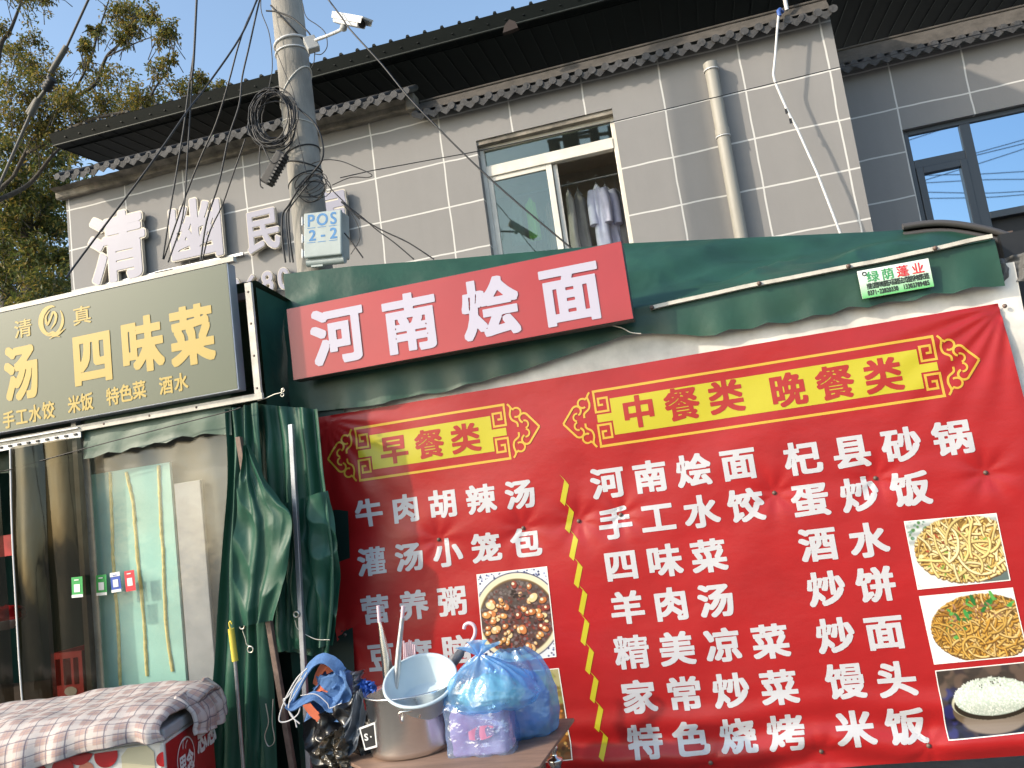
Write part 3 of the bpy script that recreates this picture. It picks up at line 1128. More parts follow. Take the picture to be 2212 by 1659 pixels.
cable([c1(1760, -300), c1(1678, 20), c1(1620, 280), c1(1570, 500), c1(1550, 680), c1(1480, 900), c1(1420, 1180), c1(1340, 1430), c1(1300, 1690)], 5.44, 'black cable falling nearest the pole past the large coil', .007)
cable([c1(1590, 900), c1(1500, 1160), c1(1440, 1330), c1(1360, 1500), c1(1310, 1690)], 5.46, 'short black cable from the large coil down to the third letter', .0055)
cable([(640, -80), (690, -25), c2(0, 110), c2(60, 195), c2(260, 415), c2(490, 690), c2(960, 1155), c2(1480, 1600), c2(1600, 1700)], 5.7, 'long black cable slanting from the pole down across the laundry window', .0065, Y1=5.3)
cable([(735, 384), c2(200, 1105), c2(860, 985), c2(1760, 790), c2(2212, 682), (1810, 146), (2260, 40)], 6.1, 'thin black cable rising from the pole across the whole facade', .0042, Y1=7.4, smooth=False)
cable([c2(0, 1310), c2(110, 1400), c2(260, 1490), c2(430, 1570), c2(600, 1680)], 5.75, 'black cable sagging from the meter box to the green awning, upper of two', .0055)
cable([c2(0, 1306), c2(120, 1395), c2(230, 1490), c2(340, 1570), c2(470, 1680)], 5.77, 'black cable sagging from the meter box to the green awning, lower of two', .005)
cable([c2(20, 1510), c2(60, 1560), c2(140, 1670)], 5.75, 'short black cable leaving the lower edge of the meter box', .006)
cable([c2(10, 1320), c2(70, 1390), c2(115, 1480), c2(115, 1560), c2(60, 1650)], 5.72, 'thin looping wire hanging right of the meter box', .003)
cable([c1(1690, -20), c1(1695, 80), c1(1745, 220), c1(1765, 420), c1(1745, 560), c1(1720, 640)], 5.8, 'thin black wire down the left edge of the pole top', .004)
cable([c1(1725, 70), c1(1800, 78), c1(1900, 120), c1(1985, 195), c1(2010, 225)], 5.82, 'thick black cable arching over the front of the pole to the camera box', .007)
cable([c1(1960, 20), c1(1985, 110), c1(2060, 165), c1(2108, 215), c1(2120, 300), c1(2085, 350), c1(2040, 350)], 5.8, 'thin black wire looping between the pole and the camera arm', .0038)
cable([c1(2040, 340), c1(2035, 400), c1(2020, 440)], 5.86, 'short dark wire below the camera junction box', .004)
cable([c1(1930, 700), c1(2040, 800), c1(2090, 930), c1(2085, 1040), c1(2000, 1150), c1(1905, 1270), c1(1870, 1380), c1(1880, 1560), c1(1900, 1700)], 5.8, 'thick black cable swinging round the right of the pole to the meter box', .008)
cable([c1(1880, 960), c1(1770, 1060), c1(1690, 940), c1(1685, 1180), c1(1705, 1220)], 5.7, 'black cable looping from the large coil into the splice box', .0055)
cable([c1(1930, 1230), c1(1870, 1330), c1(1830, 1400), c1(1830, 1560), c1(1850, 1700)], 5.7, 'black cable hanging leftmost beside the meter box', .008)
cable([c1(1990, 1200), c1(1890, 1330), c1(1855, 1400), c1(1870, 1600), c1(1880, 1700)], 5.68, 'black cable hanging close against the meter box hinges', .006)
cable([c1(2110, 1180), c1(2160, 1240), c1(2230, 1310), c1(2330, 1420)], 5.78, 'black cable running off the small coil to the right', .005)
cable([c1(2020, 1060), c1(2110, 1035), c1(2212, 1045), c2(100, 1085), c2(195, 1130), c2(170, 1150), c2(60, 1150), c2(-60, 1200)], 5.8, 'stiff black wire looping out to the right of the pole', .004)
cable([c1(1790, 330), c1(1850, 480), c1(1905, 620), c1(1925, 850), c1(1960, 1010), c1(1985, 1120)], 5.8, 'thin black wire dangling down the front of the pole', .003)

# guy wire with insulator at the upper left
gw = thing('guy_wire', 'taut steel guy wire with black insulator slanting across the tree', 'guy wire', at(0, 397, Y=5.0))
seg = lambda a, b_, r, m, nm, n=8: (lambda q: (q.tube([at(*c1(*a), Y=5.0), at(*c1(*b_), Y=5.0)], r, n), q.build(nm, m, gw)))(MB())
M['wire'] = mat('dull_wire', (.1, .095, .085), .6, metal=.3, var=.3)
seg((910, -740), (430, 310), .009, mat('dark_wire', (.05, .045, .04), .6), 'upper_wire')
seg((432, 300), (330, 470), .022, M['wire'], 'clamp')
seg((322, 480), (312, 500), .012, M['wire'], 'shackle')
b = MB()
pa, pb_ = np.array(at(*c1(345, 505), Y=5.0)), np.array(at(*c1(292, 590), Y=5.0))
dd = (pb_ - pa)
Ls = float(np.linalg.norm(dd))
b.lathe([(.001, 0), (.02, 0)] + [(.045 if i % 2 else .028, Ls * (i + .5) / 9) for i in range(9)] + [(.02, Ls), (.001, Ls)], 18, Matrix.Translation(Vector(pa)) @ Vector(dd).to_track_quat('Z', 'Y').to_matrix().to_4x4())
b.build('insulator', M['black'], gw)
seg((290, 590), (245, 650), .015, M['wire'], 'shackle')
seg((250, 640), (195, 750), .026, M['wire'], 'turnbuckle')
seg((235, 650), (180, 735), .02, M['wire'], 'clamp')
seg((195, 745), (-30, 1260), .011, mat('grey_wire', (.12, .11, .1), .6, var=.4), 'lower_wire')

# ------------------------------------------------------------------ trees behind the building
M['bark'] = mat('tree_bark', (.07, .06, .05), .9, var=.5, vscale=12, bump=.5, bscale=30)
LEAF = [mat('leaf_green', (.06, .08, .02), .55, var=.5, vscale=4), mat('leaf_olive', (.18, .165, .035), .55, var=.4, vscale=4), mat('leaf_ochre', (.27, .19, .045), .6, var=.4, vscale=4)]
for _m in LEAF:
    nt = _m.node_tree
    pb2 = nt.nodes['Principled BSDF']
    tl_ = nt.nodes.new('ShaderNodeBsdfTranslucent')
    tl_.inputs[0].default_value = tuple(min(1, c * 1.6) for c in pb2.inputs['Base Color'].default_value[:3]) + (1,)
    mxs = nt.nodes.new('ShaderNodeMixShader')
    mxs.inputs[0].default_value = .35
    nt.links.new(pb2.outputs[0], mxs.inputs[1])
    nt.links.new(tl_.outputs[0], mxs.inputs[2])
    nt.links.new(mxs.outputs[0], nt.nodes['Material Output'].inputs[0])


def leaf_clump(b, c, rad_, n, rr, size, pal, flat=.8):
    for _ in range(n):
        while True:
            d = Vector((rr.uniform(-1, 1), rr.uniform(-1, 1), rr.uniform(-1, 1)))
            if d.length < 1:
                break
        p = Vector(c) + Vector((d.x * rad_, d.y * rad_, d.z * rad_ * flat))
        L = size * rr.uniform(.7, 1.3)
        a = rr.uniform(0, 2 * math.pi)
        pitch = rr.uniform(-1.3, .3)
        f = Vector((math.cos(a) * math.cos(pitch), math.sin(a) * math.cos(pitch), math.sin(pitch)))
        s = f.cross(Vector((rr.uniform(-.5, .5), rr.uniform(-.5, .5), 1))).normalized() * L * .23
        nrm = s.cross(f).normalized() * L * .08
        k = rr.random()
        mi = 0 if k < pal[0] else (1 if k < pal[1] else 2)
        b.add([p, p + f * L * .45 + s + nrm, p + f * L, p + f * L * .45 - s + nrm], [(0, 1, 2), (0, 2, 3)], mi)


def tree(label, base, limbs, clumps, Y, seed, pal, size):
    rr = random.Random(seed)
    t = thing('broadleaf_tree', label, 'tree', base, 'trees behind the grey building')
    b = MB()
    tw = MB()
    for pts, r0_, r1_ in limbs:
        P = smooth_line(pts, 5)
        b.tube(P, [r0_ + (r1_ - r0_) * i / (len(P) - 1) for i in range(len(P))], 9)
    b.build('trunk', M['bark'], t)
    cr = MB()
    for c, rd, n in clumps:
        for _ in range(max(1, n // 26)):
            d = Vector((rr.gauss(0, .5), rr.gauss(0, .5), rr.gauss(0, .42)))
            q = Vector(c) + d * rd
            leaf_clump(cr, q, min(.3, rd * .45), 26, rr, size, pal)
            if rr.random() < .5:
                e = q + Vector((rr.uniform(-.25, .25), rr.uniform(-.2, .2), rr.uniform(-.45, -.1)))
                tw.tube([e, (q + e) / 2 + Vector((rr.uniform(-.04, .04), 0, .03)), q], [.008, .006, .003], 5, cap=False)
    cr.build('crown', LEAF, t)
    tw.build('twigs', M['bark'], t)


YT = 11.6
T = lambda x, y, dy=0: at(x, y, Y=YT + dy)
basep = T(-70, 700)
limbs = [([(basep[0], YT, 0), (basep[0] + .1, YT, 2.2), T(-45, 520), T(-15, 430), T(30, 380)], .08, .03),
         ([T(30, 380), T(77, 293), T(140, 227), T(187, 147), T(213, 67), T(237, -5)], .035, .01),
         ([T(77, 293), T(125, 240), T(167, 207, .3), T(207, 180, .4), T(230, 123, .3), T(263, 88, .2), T(300, 10, .2)], .055, .012),
         ([T(60, 330), T(187, 262, -.4), T(300, 233, -.4), T(337, 187, -.3), T(370, 133, -.2), T(380, 60, -.2)], .035, .008),
         ([T(-20, 440), T(-20, 250, .3), T(0, 105, .2), T(20, 70, .2), T(42, 15, .2), T(60, -40, .2)], .06, .015),
         ([T(-20, 440), T(60, 400, .5), T(110, 340, .6), T(150, 300, .8)], .05, .02),
         ([T(230, 123, .3), T(300, 90, .1), T(345, 75, 0)], .016, .006)]
cl = []
for x, y, rpx, n in ((40, -5, 50, 300), (95, 0, 30, 160), (265, 25, 42, 520), (320, 28, 28, 200), (285, 62, 26, 260), (262, 88, 22, 150), (362, 70, 30, 330), (212, 62, 22, 200), (185, 102, 24, 210), (190, 135, 20, 100),
                     (350, 148, 30, 200), (372, 130, 18, 80), (248, 165, 40, 200), (205, 170, 35, 190), (300, 215, 40, 360), (400, 200, 42, 330), (342, 225, 42, 360), (432, 175, 22, 210), (475, 188, 18, 150), (440, 200, 25, 200), (30, 105, 36, 330),
                     (75, 95, 30, 170), (60, 140, 42, 420), (115, 165, 40, 380), (20, 185, 50, 480), (150, 215, 48, 560), (95, 225, 52, 640), (220, 225, 45, 560), (30, 265, 60, 620), (280, 245, 40, 420), (180, 270, 42, 460), (110, 285, 48, 560), (5, 60, 22, 130)):
    c = T(x, y, rnd.uniform(-.8, .8))
    cl.append((c, rpx / 1777 * 12.0, int(n * 2.4)))
tree('tall sparse olive-leaved tree whose branches reach over the roof corner', (basep[0], YT, 0), limbs, cl, YT, 11, (.3, .72), .064)
YT2 = 14.5
T2 = lambda x, y, dy=0: at(x, y, Y=YT2 + dy)
b2 = T2(70, 690)
limbs = [([(b2[0], YT2, 0), (b2[0], YT2, 2.5), T2(60, 520), T2(50, 400), T2(45, 300)], .2, .07), ([T2(60, 520), T2(110, 430, .3), T2(130, 370, .3)], .07, .03), ([T2(60, 500), T2(0, 430, .3), T2(-40, 380, .3)], .07, .03)]
cl = []
for x, y, rpx, n in ((30, 330, 60, 900), (100, 345, 55, 800), (10, 400, 60, 900), (75, 410, 60, 950), (125, 415, 45, 600), (30, 470, 60, 950), (100, 480, 55, 850), (0, 540, 60, 800), (65, 550, 60, 950), (125, 555, 45, 650), (30, 610, 60, 850), (100, 620, 60, 850), (-30, 450, 60, 500), (-30, 600, 60, 500), (150, 330, 40, 330), (140, 620, 50, 500), (60, 660, 60, 600), (-20, 300, 50, 500), (190, 310, 35, 300)):
    cl.append((T2(x, y, rnd.uniform(-1.1, 1.1)), rpx / 1777 * 15, n))
tree('dense dark green tree filling the gap left of the grey building', (b2[0], YT2, 0), limbs, cl, YT2, 23, (.6, .9), .12)
b3 = at(-40, 560, Y=19)
cl = [(at(x, y, Y=19 + rnd.uniform(-1, 1)), 1.1, n) for x, y, n in ((-30, 420, 700), (40, 440, 700), (110, 430, 700), (0, 520, 700), (80, 520, 700), (150, 500, 600), (20, 600, 700), (110, 600, 700), (60, 360, 500), (180, 600, 600), (-60, 600, 600), (60, 660, 600), (140, 680, 600))]
tree('distant dark green tree seen through gaps behind the dense tree', (b3[0], 19, 0), [([(b3[0], 19, 0), (b3[0] + .2, 19, 3), at(20, 500, Y=19), at(50, 420, Y=19)], .25, .08)], cl, 19, 31, (.75, .95), .17)

# ------------------------------------------------------------------ across the street, behind the viewer: seen only mirrored in the window panes
c3r = lambda x, y: (1474.67 + x / 3, y / 3)
for pts in ([(1300, 960), (1455, 912), (1800, 800), (2300, 640)], [(1500, 1105), (1890, 995), (2212, 905), (2500, 820)], [(1500, 1100), (1895, 1008), (2212, 930), (2500, 850)], [(1500, 1190), (1905, 1065), (2212, 965), (2500, 870)],
            [(1400, 1160), (1560, 1138), (1925, 1128), (2212, 1112), (2500, 1100)], [(1400, 1190), (1560, 1186), (1940, 1166), (2212, 1162), (2500, 1158)], [(1400, 1246), (1590, 1246), (1950, 1252), (2212, 1240), (2500, 1230)], [(1400, 1290), (1590, 1286), (1960, 1280), (2212, 1262), (2500, 1245)]):
    P = [np.array(at(*c3r(*q), Y=2 * (gy + .03) + 5.0)) * np.array((1, -1, 1)) + np.array((0, 2 * (gy + .03), 0)) for q in pts]
    b = MB()
    b.tube(smooth_line(P, 5), .013, 6)
    tag(b.build('street_cable', M['black_cable'], origin='base'), 'thin street cable seen only as a dark line mirrored in the dark window', 'cable', 'street cables mirrored in the dark window')
mir = lambda x, y: np.array(at(*c2(x, y), Y=2 * (fy + .04) + 6.0)) * np.array((1, -1, 1)) + np.array((0, 2 * (fy + .04), 0))
pm0 = mir(1480, 930)
tp = thing('transformer_pole', 'street pole with crossarm and transformer mirrored in the upper pane of the laundry window', 'utility pole', (pm0[0], pm0[1], 0))
b = MB()
b.tube([(pm0[0], pm0[1] - .3, 0), (pm0[0], pm0[1] - .3, pm0[2] + 1.2)], [.17, .13], 16)
b.build('shaft', M['concrete'], tp)
b = MB()
b.tube([mir(1335, 915), mir(1780, 858)], .06, 8)
b.tube([mir(1440, 880), mir(1660, 845)], .05, 8)
b.build('crossarm', M['black'], tp)
b = MB()
for x, y, w_, h_ in ((1383, 955, .3, .4), (1490, 915, .45, .75), (1636, 850, .25, .7), (1750, 865, .15, .35)):
    q = mir(x, y)
    b.box(q - np.array((w_ / 2, .2, h_ / 2)), q + np.array((w_ / 2, .2, h_ / 2)))
b.build('transformer', M['black'], tp)

# ------------------------------------------------------------------ materials of the stalls
def tarp_mat(name, col, rough=.38, var=.3, bump=.35):
    m = mat(name, col, rough, var=var, vscale=2.2, bump=bump, bscale=7, spec=.5)
    return m


M['tarp'] = tarp_mat('green_tarp', (.018, .07, .044), .42, .35, .3)
M['curtain'] = tarp_mat('curtain_green', (.011, .072, .045), .48, .3, .3)
M['tarp_faded'] = tarp_mat('faded_green_tarp', (.045, .095, .066), .5, .35, .3)
M['tarp_dark'] = tarp_mat('dark_green_tarp', (.012, .06, .044), .4, .4, .3)
M['white_tarp'] = mat('white_tarp', (.74, .71, .66), .5, var=.35, vscale=4, bump=.35, bscale=6)
M['banner_red'] = mat('banner_red', (.36, .0105, .012), .34, var=.12, vscale=3, bump=.22, bscale=5, spec=.5, stretch=(1, 1, 1.5))
M['banner_white'] = mat('banner_white_print', (.5, .5, .53), .36, bump=.2, bscale=5)
M['banner_yellow'] = mat('banner_yellow_print', (.48, .42, .02), .36, bump=.2, bscale=5)
M['banner_gold'] = mat('banner_gold_print', (.58, .36, .04), .36, bump=.2, bscale=5)
M['banner_dark_red'] = mat('banner_title_red', (.36, .02, .015), .36, bump=.2, bscale=5)
M['sign_red'] = mat('sign_red_film', (.36, .026, .028), .3, var=.12, vscale=1.5, coat=.3)
M['sign_white'] = mat('sign_white_vinyl', (.46, .435, .53), .3)
M['olive'] = mat('sign_olive_film', (.05, .067, .032), .32, var=.1, vscale=1.5, coat=.3)
M['sign_yellow'] = mat('sign_yellow_vinyl', (.42, .3, .06), .35)
M['cream_metal'] = mat('cream_painted_steel', (.6, .57, .5), .5, var=.35, vscale=9)
M['rust'] = mat('rusty_steel', (.17, .12, .1), .6, metal=.4, var=.5, vscale=15)
M['alu'] = mat('dull_aluminium', (.42, .44, .48), .4, metal=.7, var=.25, vscale=10)
pm = bpy.data.materials.new('printed_picture')
pm.use_nodes = True
_a = pm.node_tree.nodes.new('ShaderNodeAttribute')
_a.attribute_name = 'print'
pm.node_tree.links.new(_a.outputs[0], pm.node_tree.nodes['Principled BSDF'].inputs['Base Color'])
pm.node_tree.nodes['Principled BSDF'].inputs['Roughness'].default_value = .35
M['print'] = pm


def wrinkle(a, b, s):
    """Sharp fold lines: ridged noise."""
    return (1 - abs(nz(a, b, s)) * 2) * .5


# ------------------------------------------------------------------ right stall: awning, backing, posts
stall = thing('noodle_stall', 'green tarpaulin food stall with wavy-edged awning behind the red menu banner', 'market stall', (-.3, 4.6, 0))
YV = 4.295
topV = [(612, 592, 4.45), (760, 575, 4.5), (1000, 557, 4.65), (1345, 526, 4.9), (1620, 513, 5.1), (1900, 500, 5.3), (2040, 490, 5.4), (2135, 491, 5.45)]
topP = [at(a, b_, Y=c) for a, b_, c in topV]
botV = [(628, 886), (660, 892), (690, 888), (737, 883), (772, 880), (804, 876), (830, 872), (847, 865), (880, 858), (917, 850), (940, 850), (964, 846), (1010, 830), (1040, 825), (1070, 815), (1110, 806), (1150, 793), (1200, 776), (1257, 756), (1300, 742), (1347, 725), (1375, 722),
        (1404, 720), (1440, 722), (1475, 723), (1510, 726), (1545, 725), (1575, 712), (1600, 711), (1625, 710), (1658, 697), (1680, 698), (1702, 698), (1730, 690), (1758, 681), (1795, 680), (1815, 670), (1835, 662), (1875, 665), (1895, 658), (1918, 651), (1945, 651), (1975, 650), (1995, 640), (2015, 634), (2058, 635), (2080, 627), (2102, 621), (2140, 620), (2172, 617)]
botP = [at(a, b_, Y=YV) for a, b_ in botV]
bx0, bx1 = botP[0][0], botP[-1][0]
_bx = [p[0] for p in botP]
_bz = [p[2] for p in botP]


def awning(u, v):
    x = bx0 + (bx1 - bx0) * u
    B = np.array((x, 4.3, 2.495 + .02 * u))
    if v <= .5:
        k = v / .5
        T_ = along(topP, u)
        p = T_ * (1 - k) + B * k
        sag = -.05 * math.sin(math.pi * k) - .03 * math.sin(math.pi * k) * math.sin(u * 9)
        fold = .07 * math.sin(math.pi * min(1, k * 1.1)) * (wrinkle(u * 4 + k * 1.7, k * 1.2 - u * 2.5, 3) - .3) + .06 * math.sin(math.pi * k) * (wrinkle(u * 11 + k * 2.2, k * 1.6 - u * 7, 13) - .3) + .03 * math.sin(math.pi * k) * (wrinkle(u * 9 - k * 2.2, k * 2 + u * 3, 6) - .3) + .05 * math.sin(math.pi * k) * math.sin(u * 22 + k * 5 + 3 * nz(u * 3, k, 2)) * (.4 + nz(u * 2, 1, 5))
        return p + np.array((0, -fold * .6, sag + fold))
    k = (v - .5) / .5
    zb = float(np.interp(x, _bx, _bz))
    z = B[2] + (zb - B[2]) * k
    y = 4.3 - .008 * k + .006 * k * math.sin(x * 27 + 1) + .012 * (wrinkle(x * 1.6 + k * .5, k * .9, 8) - .3) + .008 * k * nz(x * 3, k, 2)
    return np.array((x, y, z))


b = MB()
b.surf(300, 44, awning)
aw = b.build('awning', M['tarp'], stall)
b = MB()
ba = [at(x, y, Y=4.26) for x, y in ((1404, 664), (1500, 642), (1600, 620), (1700, 600), (1830, 575), (1920, 557), (2000, 540), (2070, 524), (2145, 508))]
for p in ba:
    p[1] = 4.268
vs = []
P = smooth_line(ba, 4)
for i, p in enumerate(P):
    p = p + np.array((0, 0, .001 * math.sin(i * .9)))
    vs += [p + np.array((0, 0, -.0095)), p + np.array((0, 0, .0095)), p + np.array((0, .03, .0095)), p + np.array((0, .03, -.0095))]
b.add(vs, [(4 * i + j, 4 * i + (j + 1) % 4, 4 * i + 4 + (j + 1) % 4, 4 * i + 4 + j) for i in range(len(P) - 1) for j in range(4)] + [(0, 1, 2, 3), (4 * len(P) - 1, 4 * len(P) - 2, 4 * len(P) - 3, 4 * len(P) - 4)])
bat = b.build('batten', M['cream_metal'], aw)
b = MB()
for q in ((1408, 664), (1640, 612), (1833, 575), (2020, 536)):
    c = at(*q, Y=4.263)
    b.lathe([(.001, 0), (.012, .0), (.01, .008), (.001, .01)], 12, Matrix.Translation(Vector(c)) @ Matrix.Rotation(R(90), 4, 'X'))
b.build('bolt_heads', M['rust'], bat)
b = MB()
b.tube(smooth_line([at(x, y, Y=4.2) for x, y in ((1322, 703), (1345, 709), (1362, 718), (1385, 721))], 4), .003, 6)
b.build('tie_string', M['cream_metal'], aw)
b = MB()
for x in (-2.1, -.3, 1.42):
    b.box((x - .02, 4.42, 0), (x + .02, 4.46, 2.42))
b.box((-2.12, 4.4, 2.4), (1.44, 4.42, 2.44))
b.box((-2.12, 5.3, 2.72), (1.9, 5.34, 2.76))
b.build('stall_frame', M['rust'], stall)
b = MB()
b.quad((-2.16, 4.44, 0), (-2.16, 5.5, 0), (-2.16, 5.3, 2.8), (-2.16, 4.44, 2.45))
b.build('side_tarp', M['tarp_dark'], stall)
wr = at(2172, 628, Y=4.37)[0]


def backing(u, v):
    x = -2.16 + (wr + .06 * v + 2.16) * u
    z = .24 + 2.16 * v
    return (x, 4.356 - .005 * nz(x * 2, z * 2, 4) - .006 * (wrinkle(x * 1.5, z * 2.5, 6) - .3), z)


b = MB()
b.surf(120, 90, backing)
b.build('backing_sheet', M['white_tarp'], stall)

# ------------------------------------------------------------------ red banner
BY = 4.325
bn = thing('menu_banner', 'large red menu banner with white dish names and yellow headings hung on the right stall', 'banner', (-.3, BY, .1))
nails = [at(x, y, Y=BY) for x, y in ((1892, 1033), (2130, 1021), (1673, 1065), (946, 1166), (1129, 1141), (1249, 1126), (1535, 1648), (1775, 1626), (2006, 1611), (746, 1371), (2172, 660), (1340, 1112))]
_xl = [at(x, y, Y=BY) for x, y in ((688, 893), (706, 1050), (722, 1260), (735, 1490), (738, 1659))]
_xr = [at(x, y, Y=BY) for x, y in ((2156, 648), (2212, 843))]
zt_ = 2.21
zb_ = .115
left_x = lambda z: float(np.interp(z, [p[2] for p in _xl][::-1], [p[0] for p in _xl][::-1]))
_sl = (_xr[1][0] - _xr[0][0]) / (_xr[1][2] - _xr[0][2])
right_x = lambda z: _xr[0][0] + _sl * .6 * (z - _xr[0][2])


def bdisp(x, z):
    d = .008 * nz(x * .9, z * .9, 1) + .006 * nz(x * 2.3 + 4, z * 2.8, 2)
    d += .004 * math.sin((x * 5 - z * 11) + 3 * nz(x * 1.2, z * 1.2, 3)) * (.5 + nz(x * .8, z * .8, 9))
    for n_ in nails:
        dx, dz = x - n_[0], z - n_[2]
        r2 = dx * dx + dz * dz
        if r2 < .35:
            r = math.sqrt(r2)
            d += -.016 * math.exp(-r2 / .006) + .0035 * math.cos(7 * math.atan2(dz, dx) + n_[0] * 9) * math.exp(-r / .14) * min(1, r / .03)
    for cx, cz, sg in ((-2.13, 2.2, 1), (1.45, 2.2, 1)):
        dx, dz = x - cx, z - cz
        r = math.hypot(dx, dz)
        if r < 1.5:
            d += .0055 * math.sin(math.atan2(dz, dx) * 22 + 2 * nz(x * 2, z * 2, 5)) * math.exp(-r / .42) * min(1, r / .08)
    if x < -1.6:
        k = (-1.6 - x) / .55
        d += .02 * k * k * math.sin(z * 7 + nz(x * 3, z * 2) * 3)
    if z < .55:
        k = (.55 - z) / .4
        d += .018 * k * math.sin(z * 32 + 3.5 * nz(x * 1.6, z, 7) + x * 1.2)
    return max(d, -.02)


GU, GV = 240, 150


def uv_to_xz(u, v):
    z = zb_ + (zt_ - zb_) * v + .035 * u * (1 - v)
    return left_x(z) + (right_x(z) - left_x(z)) * u, z


YG = np.array([[BY - bdisp(*uv_to_xz(i / GU, j / GV)) for i in range(GU + 1)] for j in range(GV + 1)])


def bp(x, z, o=0.0):
    """Point of the cloth at (x, z), read off its own mesh so that the print follows every fold."""
    u = (x - left_x(z)) / (right_x(z) - left_x(z))
    v = (z - zb_ - .035 * u) / (zt_ - zb_ - .035 * u)
    fi, fj = min(max(u, 0), .99999) * GU, min(max(v, 0), .99999) * GV
    i, j = int(fi), int(fj)
    a, c = fi - i, fj - j
    y = (YG[j, i] * (1 - a) + YG[j, i + 1] * a) * (1 - c) + (YG[j + 1, i] * (1 - a) + YG[j + 1, i + 1] * a) * c
    return (x, y - o, z)


def bsurf(u, v):
    x, z = uv_to_xz(u, v)
    return (x, YG[int(round(v * GV)), int(round(u * GU))], z)


b = MB()
b.surf(GU, GV, bsurf)
b.build('banner_cloth', M['banner_red'], bn)
rows = [('牛肉胡辣汤', (797, 1108), (1124, 1068)), ('灌汤小笼包', (804, 1213), (1136, 1173)), ('营养粥', (812, 1316), (977, 1299)), ('豆腐脑', (823, 1421), (986, 1405)),
        ('河南烩面', (1312, 1043), (1595, 1002)), ('杞县砂锅', (1734, 990), (2058, 946)), ('手工水饺', (1329, 1130), (1611, 1092)), ('蛋炒饭', (1750, 1080), (1967, 1056)),
        ('四味菜', (1342, 1221), (1531, 1201)), ('酒水', (1767, 1176), (1876, 1167)), ('羊肉汤', (1355, 1313), (1546, 1297)), ('炒饼', (1785, 1272), (1892, 1263)),
        ('精美凉菜', (1365, 1409), (1664, 1386)), ('炒面', (1805, 1373), (1911, 1366)), ('家常炒菜', (1380, 1506), (1683, 1485)), ('馒头', (1826, 1472), (1937, 1468)),
        ('特色烧烤', (1393, 1602), (1698, 1583)), ('米饭', (1847, 1575), (1958, 1569))]
b = MB()
for s, a, c in rows:
    p, q = at(*a, Y=BY), at(*c, Y=BY)
    left = a[0] < 1200
    text_row(b, s, (p[0], p[2]), (q[0], q[2]), lambda x, z, o: bp(x, z, .0018), .168 if left else .178, .158 if left else .168, bold=.038, N=72, dense=16)
b.build('lettering', M['banner_white'], bn)


def title_panel(label, tl, tr, bl, br, words_, cA, cB, w, h):
    P4 = [at(*q, Y=BY) for q in (tl, tr, bl, br)]
    x0, x1 = (P4[0][0] + P4[2][0]) / 2, (P4[1][0] + P4[3][0]) / 2
    z1, z0 = (P4[0][2] + P4[1][2]) / 2, (P4[2][2] + P4[3][2]) / 2
    H, W_ = z1 - z0, x1 - x0
    fn = lambda s, t, o=0.0: bp(x0 + s * H, z0 + t * H, .0012 + o)
    wr_ = W_ / H
    y = MB()
    st = .3
    n = 40
    for (s0, s1, t0, t1) in ((st, wr_ - st, .17, .83), (.03, st, .43, .57), (wr_ - st, wr_ - .03, .43, .57)):
        k = max(2, int((s1 - s0) * H / .012))
        y.surf(k, max(3, int((t1 - t0) * H / .012)), lambda u, v: fn(s0 + (s1 - s0) * u, t0 + (t1 - t0) * v))
    par = y.build('title_panel', M['banner_yellow'], bn)
    tag(par, label)
    f = MB()
    lw = .045
    ribbon(f, [(0, 1), (wr_, 1)], lw, lambda s, t, o: fn(s, t, o), step=.05)
    ribbon(f, [(0, 0), (wr_, 0)], lw, lambda s, t, o: fn(s, t, o), step=.05)
    for mx in (False, True):
        for my in (False, True):
            m_ = lambda s, t, mx=mx, my=my: ((wr_ - s) if mx else s, (1 - t) if my else t)
            spiral = [(wr_ - .022, .978), (wr_ - .022, .62), (wr_ - .25, .62), (wr_ - .25, .86), (wr_ - .09, .86), (wr_ - .09, .74), (wr_ - .17, .74)]
            ribbon(f, [m_(*q) for q in spiral], lw * .85, lambda s, t, o: fn(s, t, .0004), step=.05)
            arc = lambda cx, cy, r, a0, a1, k=14: [(cx + r * math.cos(R(a0 + (a1 - a0) * i / k)), cy + r * math.sin(R(a0 + (a1 - a0) * i / k))) for i in range(k + 1)]
            wave = smooth_line([(wr_ + .05, 1.0), (wr_ + .1, .92), (wr_ + .075, .8), (wr_ + .1, .7), (wr_ + .19, .63), (wr_ + .2, .55)], 5)
            ribbon(f, [m_(*q) for q in wave], lw * .8, lambda s, t, o: fn(s, t, .0008), step=.05)
            ribbon(f, [m_(*q) for q in [(wr_ + .1, .92)] + arc(wr_ + .2, .82, .085, 130, -120)], lw * .75, lambda s, t, o: fn(s, t, .0012), step=.05)
            ribbon(f, [m_(*q) for q in arc(wr_ + .33, .7, .085, 250, 45) + [(wr_ + .6, .5)]], lw * .8, lambda s, t, o: fn(s, t, .0016), step=.05)
            ribbon(f, [m_(*q) for q in arc(wr_ + .33, .58, .07, 100, -80)], lw * .7, lambda s, t, o: fn(s, t, .002), step=.05)
    f.build('title_frame', M['banner_gold'], par)
    t_ = MB()
    for s_, cA, cB in words_:
        a_, c_ = at(*cA, Y=BY), at(*cB, Y=BY)
        text_row(t_, s_, (a_[0], a_[2]), (c_[0], c_[2]), lambda x, z, o: bp(x, z, .0024), w, h, bold=.036, N=72, dense=16)
    t_.build('title_lettering', M['banner_dark_red'], par)


